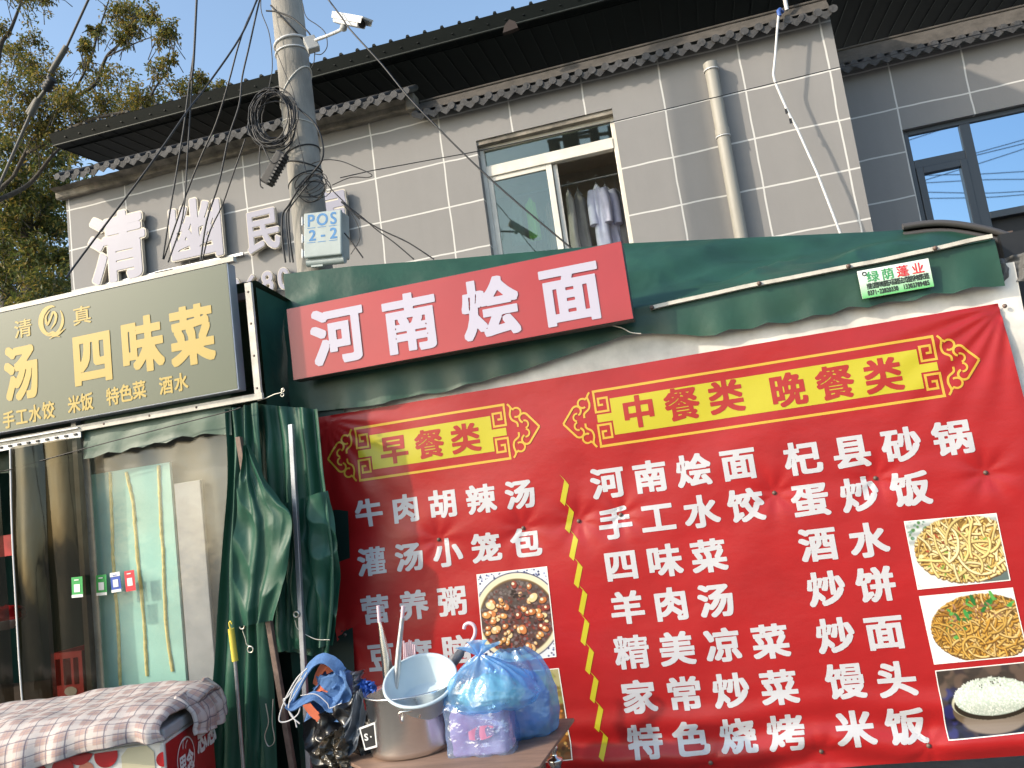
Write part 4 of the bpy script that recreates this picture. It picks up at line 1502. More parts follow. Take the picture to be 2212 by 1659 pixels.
title_panel('short yellow heading panel for breakfast', (767, 925), (1091, 875), (777, 1038), (1104, 990), (('早餐类', (852, 971), (1006, 947)),), 0, 0, .17, .165)
title_panel('long yellow heading panel for lunch and supper', (1279, 845), (2018, 728), (1295, 962), (2042, 858), (('中餐类', (1380, 889), (1568, 857)), ('晚餐类', (1702, 842), (1907, 811))), 0, 0, .178, .175)
b = MB()
for (xa, ya), (xb, yb), n in (((1208, 1024), (1258, 1320), 5), ((1252, 1324), (1302, 1634), 5)):
    for i in range(n):
        x, y = xa + (xb - xa) * i / n, ya + (yb - ya) * i / n
        h_ = (yb - ya) / n
        for p0_, p1_ in (((0, 0), (11, 13)), ((11, 13.3), (2, h_ - .3))):
            qs = [at(x + p, y + q, Y=BY) for p, q in (p0_, p1_, (p1_[0] + 10, p1_[1] + 10), (p0_[0] + 10, p0_[1] + 10))]
            b.surf(2 if p0_ == (0, 0) else 2, 10, lambda u, v, qs=qs: bp(*((qs[0] * (1 - v) + qs[1] * v) * (1 - u) + (qs[3] * (1 - v) + qs[2] * v) * u)[[0, 2]], .002))
b.build('zigzag_divider', M['banner_yellow'], bn)


# printed pictures of dishes, painted as colour values on a fine mesh
def S(h):
    c = [int(h[i:i + 2], 16) / 255 for i in (0, 2, 4)]
    return np.array([(x / 12.92 if x <= .04045 else ((x + .055) / 1.055) ** 2.4) for x in c])


def disc(img, x, y, r, col, soft=1.0, ry=None, ang=0.0):
    H, W_ = img.shape[:2]
    ry = ry or r
    m = max(r, ry) + 2
    x0, x1, y0, y1 = int(max(0, x - m)), int(min(W_, x + m + 1)), int(max(0, y - m)), int(min(H, y + m + 1))
    if x0 >= x1 or y0 >= y1:
        return
    Y, X = np.mgrid[y0:y1, x0:x1]
    dx, dy = X - x, Y - y
    c, s = math.cos(ang), math.sin(ang)
    q = np.hypot((dx * c + dy * s) / r, (-dx * s + dy * c) / ry)
    a = np.clip((1 - q) * max(r, ry) / soft + .5, 0, 1)[..., None]
    img[y0:y1, x0:x1] = img[y0:y1, x0:x1] * (1 - a) + col * a


def noodles(img, inside, n, cols, rr, r=1.3, curl=.22, dark='5a3a12'):
    H, W_ = img.shape[:2]
    for _ in range(n):
        for _t in range(60):
            x, y = rr.uniform(0, W_), rr.uniform(0, H)
            if inside(x, y):
                break
        a, k = rr.uniform(0, 6.28), rr.uniform(-curl, curl)
        c = S(rr.choice(cols))
        pts = []
        for _s in range(rr.randint(25, 60)):
            if not inside(x, y):
                break
            pts.append((x, y))
            x += math.cos(a) * 1.3
            y += math.sin(a) * 1.3
            a += k * .3 + rr.uniform(-.05, .05)
        f = rr.uniform(.75, 1.1)
        for px, py in pts:
            disc(img, px + .4, py + .9, r + .7, S(dark), 1.2)
        for px, py in pts:
            disc(img, px, py, r, c * f, 1)
        for px, py in pts:
            disc(img, px - .3, py - .5, r * .4, np.minimum(1, c * f * 1.35), 1)


def picture(label, corners, img, out=.0022):
    H, W_ = img.shape[:2]
    q = [at(*c, Y=BY) for c in corners]          # TL TR BR BL
    b = MB()

    def fn(u, v):
        p = (q[0] * (1 - u) + q[1] * u) * (1 - v) + (q[3] * (1 - u) + q[2] * u) * v
        return bp(p[0], p[2], out)
    b.surf(W_ - 1, H - 1, fn)
    c = np.ones((H * W_, 4))
    c[:, :3] = np.clip(img, 0, 1).reshape(-1, 3)
    b.col = c
    o = b.build('dish_photo', M['print'], bn)
    return tag(o, label)


def border(img, col='e8e4e0', w=2):
    c = S(col)
    img[:w] = c
    img[-w:] = c
    img[:, :w] = c
    img[:, -w:] = c


rr = random.Random(5)
W1, H1 = 120, 150
im = np.tile(S('d8dbe0'), (H1, W1, 1))
for _ in range(420):
    disc(im, rr.uniform(0, W1), rr.uniform(0, H1), rr.uniform(.8, 2.2), S(rr.choice(['26305c', '39447a', '8e98b8'])), .8)
disc(im, 62, 76, 73, S('2c3358'), 1)
disc(im, 62, 76, 71, S('cfc9b4'), 1)
disc(im, 62, 76, 69, S('d9d0ae'), 1)
disc(im, 62, 77, 63, S('6b5230'), 2)
disc(im, 62, 78, 61, S('4e3f3b'), 2)
for _ in range(900):
    a, q = rr.uniform(0, 6.28), 60 * math.sqrt(rr.random())
    x, y = 62 + q * math.cos(a), 78 + q * math.sin(a)
    disc(im, x, y, rr.uniform(1, 3), S(rr.choice(['5b3a34', '6a5653', '786a6c', '8b3f34', '60302a', '3a2624']) if y > 60 or rr.random() < .4 else rr.choice(['5a5250', '6d6462', '4c4340'])), 1)
for _ in range(72):
    a, q = rr.uniform(0, 6.28), 56 * math.sqrt(rr.random())
    x, y = 62 + q * math.cos(a), 78 + q * math.sin(a)
    if y < 50 and rr.random() < .75:
        continue
    r = rr.uniform(3, 8.5)
    c = rr.choice(['c98f52', 'd9b07a', 'e0c795', 'b06a3a', '8a3a2c', 'c27a48'])
    disc(im, x + .8, y + 1.2, r + .8, S('2a1512'), 1, ry=r * .8, ang=a)
    disc(im, x, y, r, S(c), 1, ry=r * .72, ang=a)
    disc(im, x - r * .25, y - r * .25, r * .35, S('f2e2c0'), 1)
for _ in range(12):
    disc(im, 66 + rr.uniform(-10, 12), 38 + rr.uniform(-5, 9), rr.uniform(2, 4.5), S(rr.choice(['1c1412', '2c1f1c', '6b4a44'])), 1, ry=2)
border(im)
picture('printed photo of a bowl of brown bean porridge', ((1029, 1241), (1182, 1223), (1202, 1419), (1047, 1436)), im)
im = np.tile(S('a8a06a'), (H1, W1, 1))
for _ in range(500):
    y = rr.uniform(0, H1)
    disc(im, rr.uniform(0, W1), y, rr.uniform(3, 10), S(rr.choice(['9c9a5c', 'b0a878', '8f9556', '7d6a3a'] if y < 60 else ['7a4a20', '8d5a28', '6b3c1a', 'a8702f', '59401c'])) * rr.uniform(.8, 1.1), 3)
for _ in range(60):
    disc(im, rr.uniform(40, W1), rr.uniform(50, H1), rr.uniform(1, 4), S(rr.choice(['c8803a', '4a2a14', 'e0b060'])), 1)
border(im)
picture('printed photo of an olive and brown dish, half hidden by the blue bag', ((1057, 1457), (1207, 1443), (1238, 1640), (1085, 1655)), im)
W2, H2 = 150, 108
im = np.tile(S('c9cfcc'), (H2, W2, 1))
for y in range(H2):
    im[y] *= .8 + .2 * math.sin(y * .5)
for _ in range(26):
    disc(im, rr.uniform(0, 40), rr.uniform(0, 30), rr.uniform(1, 3), S(rr.choice(['4f7a44', '6b8a7c', 'b4c0bd'])), 1)
for _ in range(50):
    disc(im, rr.uniform(115, 150), rr.uniform(80, 108), rr.uniform(5, 12), S('5d6b68'), 3)
disc(im, 70, 66, 84, S('e6e6e4'), 2, ry=46, ang=-.12)
disc(im, 70, 68, 76, S('dcdad2'), 2, ry=38, ang=-.12)
inside = lambda x, y: ((x - 90) / 82) ** 2 + ((y - 51) / 52) ** 2 < 1
disc(im, 90, 51, 82, S('8a6a34'), 2, ry=52)
noodles(im, inside, 210, ['d8bf7c', 'cfae62', 'e3d09a', 'bf9a50', 'd9c58a'], rr, 1.25)
for _ in range(60):
    a, q = rr.uniform(0, 6.28), math.sqrt(rr.random())
    x, y = 76 + 60 * q * math.cos(a), 56 + 42 * q * math.sin(a)
    k = rr.random()
    if k < .35 and y > 50:
        disc(im, x, y, rr.uniform(3, 6), S(rr.choice(['e6d49a', 'dcc27a', 'f0e6c0'])), 1.5, ry=rr.uniform(2, 4), ang=a)
    elif k < .65:
        disc(im, x, y, rr.uniform(2, 5), S(rr.choice(['8a3a24', 'a8452c', '6e2c1e'])), 1, ry=1.4, ang=a)
    else:
        disc(im, x, y, rr.uniform(3, 8), S(rr.choice(['6f9a3a', '4f8030', '8fb050'])), 1, ry=1.3, ang=a)
noodles(im, inside, 40, ['e3d09a', 'd8bf7c'], rr, 1.7)
border(im)
picture('printed photo of pale fried noodles on a white plate', ((1952, 1126), (2152, 1108), (2183, 1254), (1982, 1274)), im)
im = np.tile(S('d5d7dc'), (H2, W2, 1))
disc(im, 80, 60, 92, S('e4e3e2'), 3, ry=60)
inside = lambda x, y: ((x - 90) / 82) ** 2 + ((y - 57) / 52) ** 2 < 1
disc(im, 90, 57, 82, S('5a4520'), 2, ry=52)
noodles(im, inside, 260, ['b98a38', 'a87a2e', 'c8a050', '96682a', 'd0b070'], rr, 1.25)
for _ in range(38):
    a = rr.uniform(0, 6.28)
    x, y = (rr.uniform(30, 75), rr.uniform(25, 75)) if rr.random() < .6 else (rr.uniform(70, 140), rr.uniform(8, 34))
    disc(im, x, y, rr.uniform(3, 9), S(rr.choice(['2f7a34', '3f8f45', '5aa04a', '256a30'])), 1.2, ry=rr.uniform(1.5, 3.5), ang=a)
for _ in range(40):
    disc(im, rr.uniform(30, 140), rr.uniform(15, 70), rr.uniform(2, 5), S(rr.choice(['8f6a50', '7a5240', 'a07a60'])), 1, ry=1.5, ang=rr.uniform(0, 6))
noodles(im, lambda x, y: inside(x, y) and y > 45, 90, ['c8a050', 'd0b070', 'b98a38'], rr, 1.25)
border(im)
picture('printed photo of dark fried noodles with green leaves', ((1985, 1288), (2188, 1269), (2222, 1416), (2018, 1436)), im)
im = np.tile(S('3a3030'), (H2, W2, 1))
for _ in range(200):
    x, y = rr.uniform(0, W2), rr.uniform(0, H2)
    disc(im, x, y, rr.uniform(4, 12), S(rr.choice(['4a4038', '5c4c42', '3b332e'] if y < 35 else ['1c1a2c', '22203a', '2a2a5c', '15131c'])), 4)
disc(im, 82, 66, 66, S('6a5a48'), 2, ry=32)
disc(im, 80, 84, 50, S('7d7064'), 6, ry=20)
disc(im, 82, 55, 66, S('b9b49c'), 1.5, ry=29)
disc(im, 82, 57, 63, S('30281f'), 1.5, ry=27)
disc(im, 82, 48, 60, S('b4c0b2'), 2, ry=29)
for _ in range(1100):
    a, q = rr.uniform(0, 6.28), math.sqrt(rr.random())
    x, y = 82 + 60 * q * math.cos(a), 47 + 29 * q * math.sin(a)
    f = rr.uniform(.72, 1)
    disc(im, x, y, 1.8, S(rr.choice(['e2e8dc', 'd5dccf', 'c6d0c4', 'f0f2e8'])) * f, .8, ry=.8, ang=rr.uniform(0, 3))
for _ in range(14):
    disc(im, 76 + rr.gauss(0, 14), 26 + rr.gauss(0, 5), 1.1, S('2a241c'), .6)
border(im)
picture('printed photo of white rice in a dark bowl', ((2020, 1449), (2223, 1428), (2254, 1578), (2048, 1599)), im)
b = MB()
for n_ in nails:
    p = np.array(bp(n_[0], n_[2], .002))
    b.lathe([(.001, .008), (.009, .006), (.011, .001), (.011, 0)], 10, Matrix.Translation(Vector(p)) @ Matrix.Rotation(R(90), 4, 'X'))
b.build('eyelet_nails', M['rust'], bn)

# ------------------------------------------------------------------ red sign box
SY = 4.13
rs = thing('red_sign_box', 'red sign box with four big white characters leaning on the green awning', 'sign', at(1000, 750, Y=SY))
ql = [at(x, y, Y=SY) for x, y in ((620, 661), (1346, 526), (1368, 691), (631, 822))]
sx0, sx1 = (ql[0][0] + ql[3][0]) / 2, (ql[1][0] + ql[2][0]) / 2
sz1, sz0 = (ql[0][2] + ql[1][2]) / 2, (ql[2][2] + ql[3][2]) / 2
b = MB()
b.box((sx0, SY, sz0), (sx1, SY + .085, sz1))
bxo = b.build('sign_case', mat('dark_sign_edge', (.05, .045, .045), .4), rs, bevel=.004)
b = MB()
b.surf(40, 8, lambda u, v: (sx0 + .004 + (sx1 - sx0 - .008) * u, SY - .003 - .002 * nz(u * 6, v * 2), sz0 + .004 + (sz1 - sz0 - .008) * v))
fc = b.build('sign_face', M['sign_red'], rs)
b = MB()
for ch, x, y in (('河', 729, 724), ('南', 886, 697), ('烩', 1059, 665), ('面', 1232, 633)):
    c = at(x, y, Y=SY - .008)
    put_glyph(b, ch, lambda a, q, o: (c[0] + a, SY - .0075, c[2] + q), .32, .33, bold=.039, N=120, dense=14)
b.build('lettering', M['sign_white'], fc)

# small maker's plate on the awning
YS = 4.255
q4 = [at(x, y, Y=YS) for x, y in ((1852, 586), (2005, 558), (2018, 618), (1863, 646))]
px0, px1 = (q4[0][0] + q4[3][0]) / 2, (q4[1][0] + q4[2][0]) / 2
pz1, pz0 = (q4[0][2] + q4[1][2]) / 2, (q4[2][2] + q4[3][2]) / 2
plate = thing('advert_plate', 'small pale green advert plate with phone numbers fixed on the green awning', 'advert plate', ((px0 + px1) / 2, YS, pz0))
b = MB()
b.surf(12, 12, lambda u, v: (px0 + (px1 - px0) * u, YS, pz0 + (pz1 - pz0) * v))
g0, g1 = S('5fb86a'), S('e6ece6')
b.col = np.array([list(g0 * (1 - min(1, v * 1.35)) + g1 * min(1, v * 1.35)) + [1] for v in [j / 12 for j in range(13)] for _ in range(13)])
ps = b.build('plate_face', M['print'], plate)
b = MB()
b.box((px0, YS + .001, pz0), (px1, YS + .008, pz1))
b.build('plate_back', M['white_plastic'], plate)
pw, ph = px1 - px0, pz1 - pz0
pl = lambda s, t, o=0: (px0 + s * pw, YS - .002, pz0 + t * ph)
M['ink_green'] = mat('green_print', (.05, .3, .1), .4)
M['ink_red'] = mat('red_print', (.6, .03, .04), .4)
M['ink_black'] = mat('dark_print', (.03, .04, .03), .4)
b = MB()
for i, ch in enumerate('绿荫蓬业'):
    put_glyph(b, ch, lambda a, q, o, i=i: (px0 + (.2 + .21 * i) * pw + a, YS - .002, pz0 + .72 * ph + q), .058, .058, bold=.02, N=48, mi=0 if i < 2 else 1)
text_row(b, '推拉篷伸缩篷天幕篷法式篷各种遮阳篷', (px0 + .12 * pw, pz0 + .4 * ph), (px0 + .93 * pw, pz0 + .4 * ph), lambda x, z, o: (x, YS - .002, z), .022, .032, bold=.03, N=28, mi=2)
text_row(b, '0371-22820330__13303789485', (px0 + .1 * pw, pz0 + .16 * ph), (px0 + .93 * pw, pz0 + .16 * ph), lambda x, z, o: (x, YS - .002, z), .02, .032, bold=.05, N=28, mi=2)
ribbon(b, [(px0 + .09 * pw + .009 * math.cos(a), pz0 + .86 * ph + .009 * math.sin(a)) for a in np.linspace(0, 6.28, 13)[:-1]], .005, lambda x, z, o: (x, YS - .002, z), closed=True, mi=2)
b.build('print', [M['ink_green'], M['ink_red'], M['ink_black']], ps)

# ------------------------------------------------------------------ left stall
ls = thing('soup_stall', 'market stall with clear plastic front panel under the olive-green sign', 'market stall', (-3.6, 4.6, 0))
OY = 3.92
b = MB()
b.box((-7.0, 6.3, 0), (-2.36, 6.33, 2.9))
b.quad((-2.34, 4.08, 0), (-2.34, 6.3, 0), (-2.34, 6.3, 2.85), (-2.34, 4.08, 2.97))
b.quad((-7.0, 4.08, 0), (-7.0, 6.3, 0), (-7.0, 6.3, 2.85), (-7.0, 4.08, 2.97))


def lroof(u, v):
    return (-7.05 + 4.73 * u, 4.05 + 2.3 * v, 3.0 - .15 * v - .05 * math.sin(math.pi * v) + .02 * nz(u * 6, v * 3))


b.build('side_tarp', M['tarp_dark'], ls)
b = MB()
b.surf(40, 14, lroof)
b.build('roof_tarp', M['tarp_faded'], ls)
c4 = lambda x, y: (x / 3, 553 + y / 3)
c7 = lambda x, y: (x / 3, 1106 + y / 3)
vb = [c4(*q) for q in ((540, 1316), (600, 1308), (660, 1285), (700, 1270), (740, 1273), (780, 1275), (820, 1255), (850, 1242), (890, 1238), (930, 1240), (970, 1222), (1000, 1210), (1040, 1210), (1080, 1212), (1130, 1185), (1180, 1166), (1215, 1170), (1250, 1175), (1290, 1158), (1330, 1150), (1400, 1156), (1500, 1160))]
vbp = [at(*q, Y=3.99) for q in vb]
xq = at(178, 930, Y=4.1)[0]
_vx, _vz = [p[0] for p in vbp], [p[2] for p in vbp]
vt0, vt1 = at(*c4(540, 1085), Y=4.0), at(*c4(1640, 870), Y=4.0)


def lval(u, v):
    x = _vx[0] + (_vx[-1] - _vx[0]) * u
    zt = vt0[2] + (vt1[2] - vt0[2]) * u + .03
    z = zt + (float(np.interp(x, _vx, _vz)) - zt) * v
    return (x, 4.02 - .03 * v + .004 * v * math.sin(x * 31) + .02 * (wrinkle(x * 2, v * 1.2, 4) - .3), z)


b = MB()
b.surf(110, 14, lval)
b.build('valance', M['tarp_faded'], ls)
b = MB()
b.surf(90, 8, lambda u, v: (-6.6 + (xq + 6.6) * u, 4.1 + .01 * math.sin(u * 60), 2.42 - (.24 + .018 * abs(math.sin(u * 40))) * v))
b.build('valance', M['tarp_faded'], ls)
b = MB()
pA, pB = at(178, 930, Y=4.03), at(187, 1480, Y=4.03)
xp_ = (pA[0] + pB[0]) / 2 - .01
b.box((xp_ - .018, 4.02, 0), (xp_ + .014, 4.06, 2.42))
b.build('post', M['alu'], ls)
b = MB()
b.box((-6.9, 4.04, 2.9), (-2.36, 4.08, 2.94))
b.box((-2.40, 4.34, 0), (-2.36, 4.38, 2.85))
b.box((-6.9, 4.06, 2.33), (-2.42, 4.09, 2.37))
b.build('stall_frame', M['rust'], ls)
# clear panel with foam sheet and board behind it
M['film'] = see_through('clear_film', (.96, .96, .94), gloss=.06, rough=.2, dust=.1, dustcol=(.42, .43, .41), var=.03, bump=.15, bscale=5)
M['panel_back'] = mat('grey_panel', (.085, .09, .082), .6, var=.3, vscale=5)
pxa, pxb = xp_ + .016, -2.56
b = MB()
b.surf(60, 60, lambda u, v: (pxa + (pxb - pxa) * u, 4.075 - .018 * nz(u * 3, v * 3, 5) - .012 * (wrinkle(u * 3, v * 2, 7) - .3), 2.3 * v))
b.build('clear_panel', M['film'], ls)
b = MB()
b.quad((pxa, 4.16, 0), (pxb, 4.16, 0), (pxb, 4.16, 2.32), (pxa, 4.16, 2.32))
b.build('panel_backing', M['panel_back'], ls)
b = MB()
b.box((pxa, 4.05, 0), (pxa + .05, 4.058, 2.28))
for z in np.arange(.2, 2.2, .22):
    b.lathe([(.001, .004), (.006, .003), (.007, 0)], 8, Matrix.Translation((pxa + .022, 4.05, z)) @ Matrix.Rotation(R(90), 4, 'X'))
b.build('edge_strip', mat('edge_strip', (.34, .32, .27), .5, var=.3, vscale=10), ls)
M['mint'] = mat('mint_foam', (.3, .56, .5), .8, var=.22, vscale=2.5, bump=.1, bscale=40)
M['glue'] = mat('yellow_glue', (.68, .56, .2), .7, var=.3, vscale=30, bump=.5, bscale=60)
fz = [at(x, y, Y=4.13) for x, y in ((200, 1023), (370, 1001), (403, 1440), (218, 1480))]
fx0, fx1 = (fz[0][0] + fz[3][0]) / 2, (fz[1][0] + fz[2][0]) / 2
fzt = (fz[0][2] + fz[1][2]) / 2
foam = thing('foam_board', 'mint green foam board with three yellow glue lines behind the clear plastic', 'foam board', ((fx0 + fx1) / 2, 4.13, .3))
b = MB()
b.box((fx0, 4.115, .3), (fx1, 4.135, fzt))
b.build('sheet', M['mint'], foam)
for ln in (((238, 1020), (243, 1150), (246, 1240), (255, 1350), (260, 1480)), ((273, 1020), (288, 1090), (295, 1180), (310, 1330), (318, 1460)), ((343, 1005), (347, 1106), (353, 1210), (359, 1350), (373, 1450))):
    b = MB()
    P = [np.array(at(x, y, Y=4.113)) for x, y in ln]
    P = smooth_line(P, 10)
    P = [p + np.array((.004 * nz(i * .9, p[2]), 0, 0)) for i, p in enumerate(P)]
    b.tube(P, [.0095 + .003 * nz(i * .7, p[0] * 9) for i, p in enumerate(P)], 7)
    b.build('glue_line', M['glue'], foam)
wb = [at(x, y, Y=4.12) for x, y in ((378, 1043), (435, 1038), (461, 1425), (404, 1440))]
b = MB()
b.box(((wb[0][0] + wb[3][0]) / 2, 4.118, .35), ((wb[1][0] + wb[2][0]) / 2, 4.14, (wb[0][2] + wb[1][2]) / 2))
tag(b.build('white_board', mat('pale_board', (.27, .28, .3), .6, var=.15, vscale=12), origin='base', bevel=.004), 'narrow pale grey board standing behind the clear plastic, right of the foam', 'board')

# PVC strip curtain
rail = thing('strip_curtain', 'clear PVC strip curtain hanging from a slotted white rail left of the foam board', 'strip curtain', at(100, 950, Y=4.0))
ra_, rb_ = at(*c4(-700, 1400), Y=3.98), at(*c4(525, 1140), Y=3.98)
b = MB()
b.box((-6.5, 3.975, ra_[2] * 0 + rb_[2] - .03), (rb_[0], 3.985, rb_[2] + .035))
b.box((-6.5, 3.955, rb_[2] + .02), (rb_[0], 3.975, rb_[2] + .028))
rl = b.build('rail', mat('rail_white', (.55, .56, .6), .4, metal=.3, var=.2), rail)
b = MB()
x = rb_[0] - .03
while x > -4.4:
    b.box((x - .012, 3.968, rb_[2] - .016), (x + .008, 3.9745, rb_[2] - .004))
    x -= .065
b.build('hooks', M['black'], rl)
M['strip'] = see_through('smoky_pvc_strip', (.22, .2, .165), gloss=.065, rough=.1, dust=.03, dustcol=(.28, .23, .14), var=.03, gcol=(.75, .73, .68), bump=.2, bscale=3, stretch=(2, 2, .5))
for x0, x1, by, ph_, bg in ((31, 105, 3.95, .05, .05), (84, 181, 3.97, .6, .055), (-62, 8, 3.93, .3, .05), (-130, -45, 3.96, .8, .05), (-210, -120, 3.95, .3, .05)):
    a0, a1 = at(x0, 1100, Y=by)[0], at(x1, 1100, Y=by)[0]
    b = MB()
    b.surf(22, 40, lambda u, v: (a0 + (a1 - a0) * u + .02 * v * nz(v * 2, x0), by - bg * math.sin(math.pi * u) * (.5 + .5 * (1 - v)) - .02 * math.sin(3 * v + ph_ * 6) - .012 * nz(u * 3, v * 3, x0), rb_[2] - .03 - (rb_[2] - .2) * v))
    b.build('strip', M['strip'], rail)
    if x0 == 31:
        b = MB()
        b.tube([(a0 + .02 * v * nz(v * 2, x0), by - .02 * math.sin(3 * v + ph_ * 6) - .012 * nz(0, v * 3, x0), rb_[2] - .03 - (rb_[2] - .2) * v) for v in np.linspace(0, 1, 40)], .007, 6)
        b.build('strip_edge', M['white_plastic'], rail)
# things in the dark behind the strips
ck = at(145, 1446, Y=4.7)
crate = thing('plastic_crate', 'red plastic crate with slotted side standing behind the strip curtain', 'crate', (ck[0], 4.85, ck[2] - .2))
M['red_plastic'] = mat('red_plastic', (.5, .02, .03), .4)
b = MB()
x0, x1, z0, z1 = ck[0] - .12, ck[0] + .12, ck[2] - .18, ck[2] + .11
for lo, hi in (((x0, 4.7, z0), (x1, 4.72, z0 + .08)), ((x0, 4.7, z1 - .04), (x1, 4.72, z1)), ((x0, 4.7, z0 + .08), (x0 + .03, 4.72, z1 - .04)), ((x1 - .03, 4.7, z0 + .08), (x1, 4.72, z1 - .04)), ((ck[0] - .05, 4.7, z0 + .08), (ck[0] - .03, 4.72, z1 - .04)), ((ck[0] + .03, 4.7, z0 + .08), (ck[0] + .05, 4.72, z1 - .04)),
               ((x0, 4.98, z0), (x1, 5.0, z1)), ((x0, 4.72, z0), (x0 + .02, 4.98, z1)), ((x1 - .02, 4.72, z0), (x1, 4.98, z1)), ((x0 + .02, 4.72, z0), (x1 - .02, 4.98, z0 + .02))):
    b.box(lo, hi)
b.build('body', M['red_plastic'], crate)
b = MB()
b.surf(12, 4, lambda u, v: (ck[0] + .05 * math.cos(6.283 * u) * v * 1.0 + .02, 4.697, z0 + .04 + .03 * math.sin(6.283 * u) * v))
b.build('white_badge', M['white_plastic'], crate)
tb = thing('shop_table', 'dark wooden table carrying the red crate inside the left stall', 'table', (-4.5, 5.0, 0))
b = MB()
b.box((-6, 4.6, z0 - .035), (-3.75, 5.5, z0 - .002))
b.build('tabletop', mat('dark_wood', (.05, .035, .025), .7, var=.4), tb)
for x in (-5.9, -3.85):
    for y in (4.65, 5.45):
        b = MB()
        b.box((x - .03, y - .03, 0), (x + .03, y + .03, z0 - .036))
        b.build('leg', M['rust'], tb)
for px, py, w_, h_, m_, nm, lb, cat in ((4, 1180, .2, .16, M['red_plastic'], 'red_notice', 'small red notice glimpsed at the left edge behind the strip curtain', 'notice'), (12, 1330, .3, .12, M['banner_red'], 'red_cloth_bundle', 'crumpled red cloth bundle glimpsed at the left edge of the stall', 'cloth')):
    c = at(px, py, Y=5.3)
    b = MB()
    if 'notice' in nm:
        b.box((c[0] - w_ / 2, 5.29, c[2] - h_ / 2), (c[0] + w_ / 2, 5.3, c[2] + h_ / 2))
    else:
        b.surf(24, 14, lambda u, v: (c[0] + w_ * .5 * math.cos(6.283 * u) * math.sin(math.pi * v) * (1 + .3 * nz(u * 6, v * 4)), 5.3 + .12 * math.sin(6.283 * u) * math.sin(math.pi * v), c[2] + h_ * .6 * math.cos(math.pi * v) * (1 + .3 * nz(u * 5, v * 3, 4))))
    tag(b.build(nm, m_, origin='base'), lb, cat)
c = at(10, 1360, Y=5.25)
b = MB()
b.lathe([(.001, 0), (.06, 0), (.11, .06), (.12, .07), (.105, .062), (.055, .008), (.001, .006)], 24, Matrix.Translation((c[0], 5.25, c[2])))
tag(b.build('white_bowl', M['white_plastic'], origin='base'), 'white bowl glimpsed below the red bundle at the left edge', 'bowl')

# payment cards stuck on the plastic (codes left blank)
M['card_green'] = mat('card_green', (.02, .3, .07), .4)
M['card_blue'] = mat('card_blue', (.05, .1, .42), .4)
M['card_red'] = mat('card_red', (.6, .03, .05), .4)
M['card_white'] = mat('card_white', (.74, .74, .74), .4)
for cx, cy, w_, h_, main, lb in ((500, 487, 86, 140, 'card_green', 'green payment card stuck on the smoky strip, left of the steel post'), (657, 474, 80, 140, 'card_green', 'green payment card stuck on the clear panel above the foam board edge'), (750, 455, 76, 136, 'card_blue', 'blue and white payment card between a green and a red card'), (842, 446, 76, 140, 'card_red', 'red payment card, rightmost on the clear plastic panel')):
    yy = 3.89 if cx == 500 else 4.035
    c = at(*c7(cx, cy), Y=yy)
    s = 1777.4 / (np.array(c) - EYE).dot(FWD) * 3
    w2, h2 = w_ / s / 2 * .98, (h_ - w_ * .12) / s / 2
    t = thing('payment_card', lb, 'payment card', (c[0], yy, c[2] - h2), 'payment cards on the plastic front')
    rt = Matrix.Rotation(R(1.5 if cx < 700 else -2), 3, 'Y')

    def pc_(a0, a1, z0, z1, y, m, nm, par):
        b = MB()
        b.box((c[0] + a0 * w2, y, c[2] + z0 * h2), (c[0] + a1 * w2, y + .0015, c[2] + z1 * h2), rot=rt, c=c)
        return b.build(nm, m, par)
    cd_ = pc_(-1, 1, -1, 1, yy, M[main], 'card', t)
    if main != 'card_red':
        pc_(-1, 1, -1, -.72, yy - .002, M['card_white'], 'white_strip', cd_)
    if main == 'card_blue':
        pc_(-1, 1, .58, 1, yy - .002, M['card_white'], 'white_strip', cd_)
    pc_(-.52, .52, -.48, .28, yy - .002, M['card_white'], 'blank_patch', cd_)
    pc_(-.4, .4, .66 if main != 'card_blue' else .68, .76, yy - .004, M['card_white'] if main != 'card_blue' else M['card_blue'], 'caption_line', cd_)

# ------------------------------------------------------------------ olive sign
og = thing('olive_sign', 'olive-green shop sign with yellow Chinese characters above the clear plastic front', 'sign', at(300, 880, Y=OY))
oq = [at(x, y, Y=OY) for x, y in ((0, 676), (493, 566), (513, 836), (0, 941))]
ox1 = (oq[1][0] + oq[2][0]) / 2
oz1, oz0 = (oq[0][2] + oq[1][2]) / 2, (oq[2][2] + oq[3][2]) / 2
ox0 = -6.4
b = MB()
b.box((ox0, OY + .002, oz0), (ox1, OY + .075, oz1))
b.build('sign_case', mat('sign_side_metal', (.33, .36, .42), .4, metal=.5, var=.2), og, bevel=.003)
b = MB()
b.quad((ox0, OY, oz0 + .006), (ox1 - .006, OY, oz0 + .006), (ox1 - .006, OY, oz1 - .004), (ox0, OY, oz1 - .004))
of = b.build('sign_face', M['olive'], og)
b = MB()
b.box((ox0, OY - .004, oz1), (ox1 + .04, OY + .03, oz1 + .028))
b.box((ox0, OY + .05, oz0 - .062), (ox1 + .105, OY + .07, oz0 - .028))
b.box((ox1 + .062, OY + .05, oz0 - .0275), (ox1 + .1, OY + .07, oz1 - .12))
for z in np.arange(oz0, oz1 - .14, .18):
    b.lathe([(.001, .003), (.006, .002), (.007, 0)], 8, Matrix.Translation((ox1 + .08, OY + .05, z)) @ Matrix.Rotation(R(90), 4, 'X'), 1)
for x in np.arange(ox1 - 1.5, ox1, .3):
    b.lathe([(.001, .003), (.006, .002), (.007, 0)], 8, Matrix.Translation((x, OY + .05, oz0 - .045)) @ Matrix.Rotation(R(90), 4, 'X'), 1)
b.build('mounting_frame', [M['cream_metal'], M['rust']], og)
ofn = lambda x, z, o=0: (x, OY - .003, z)
b = MB()
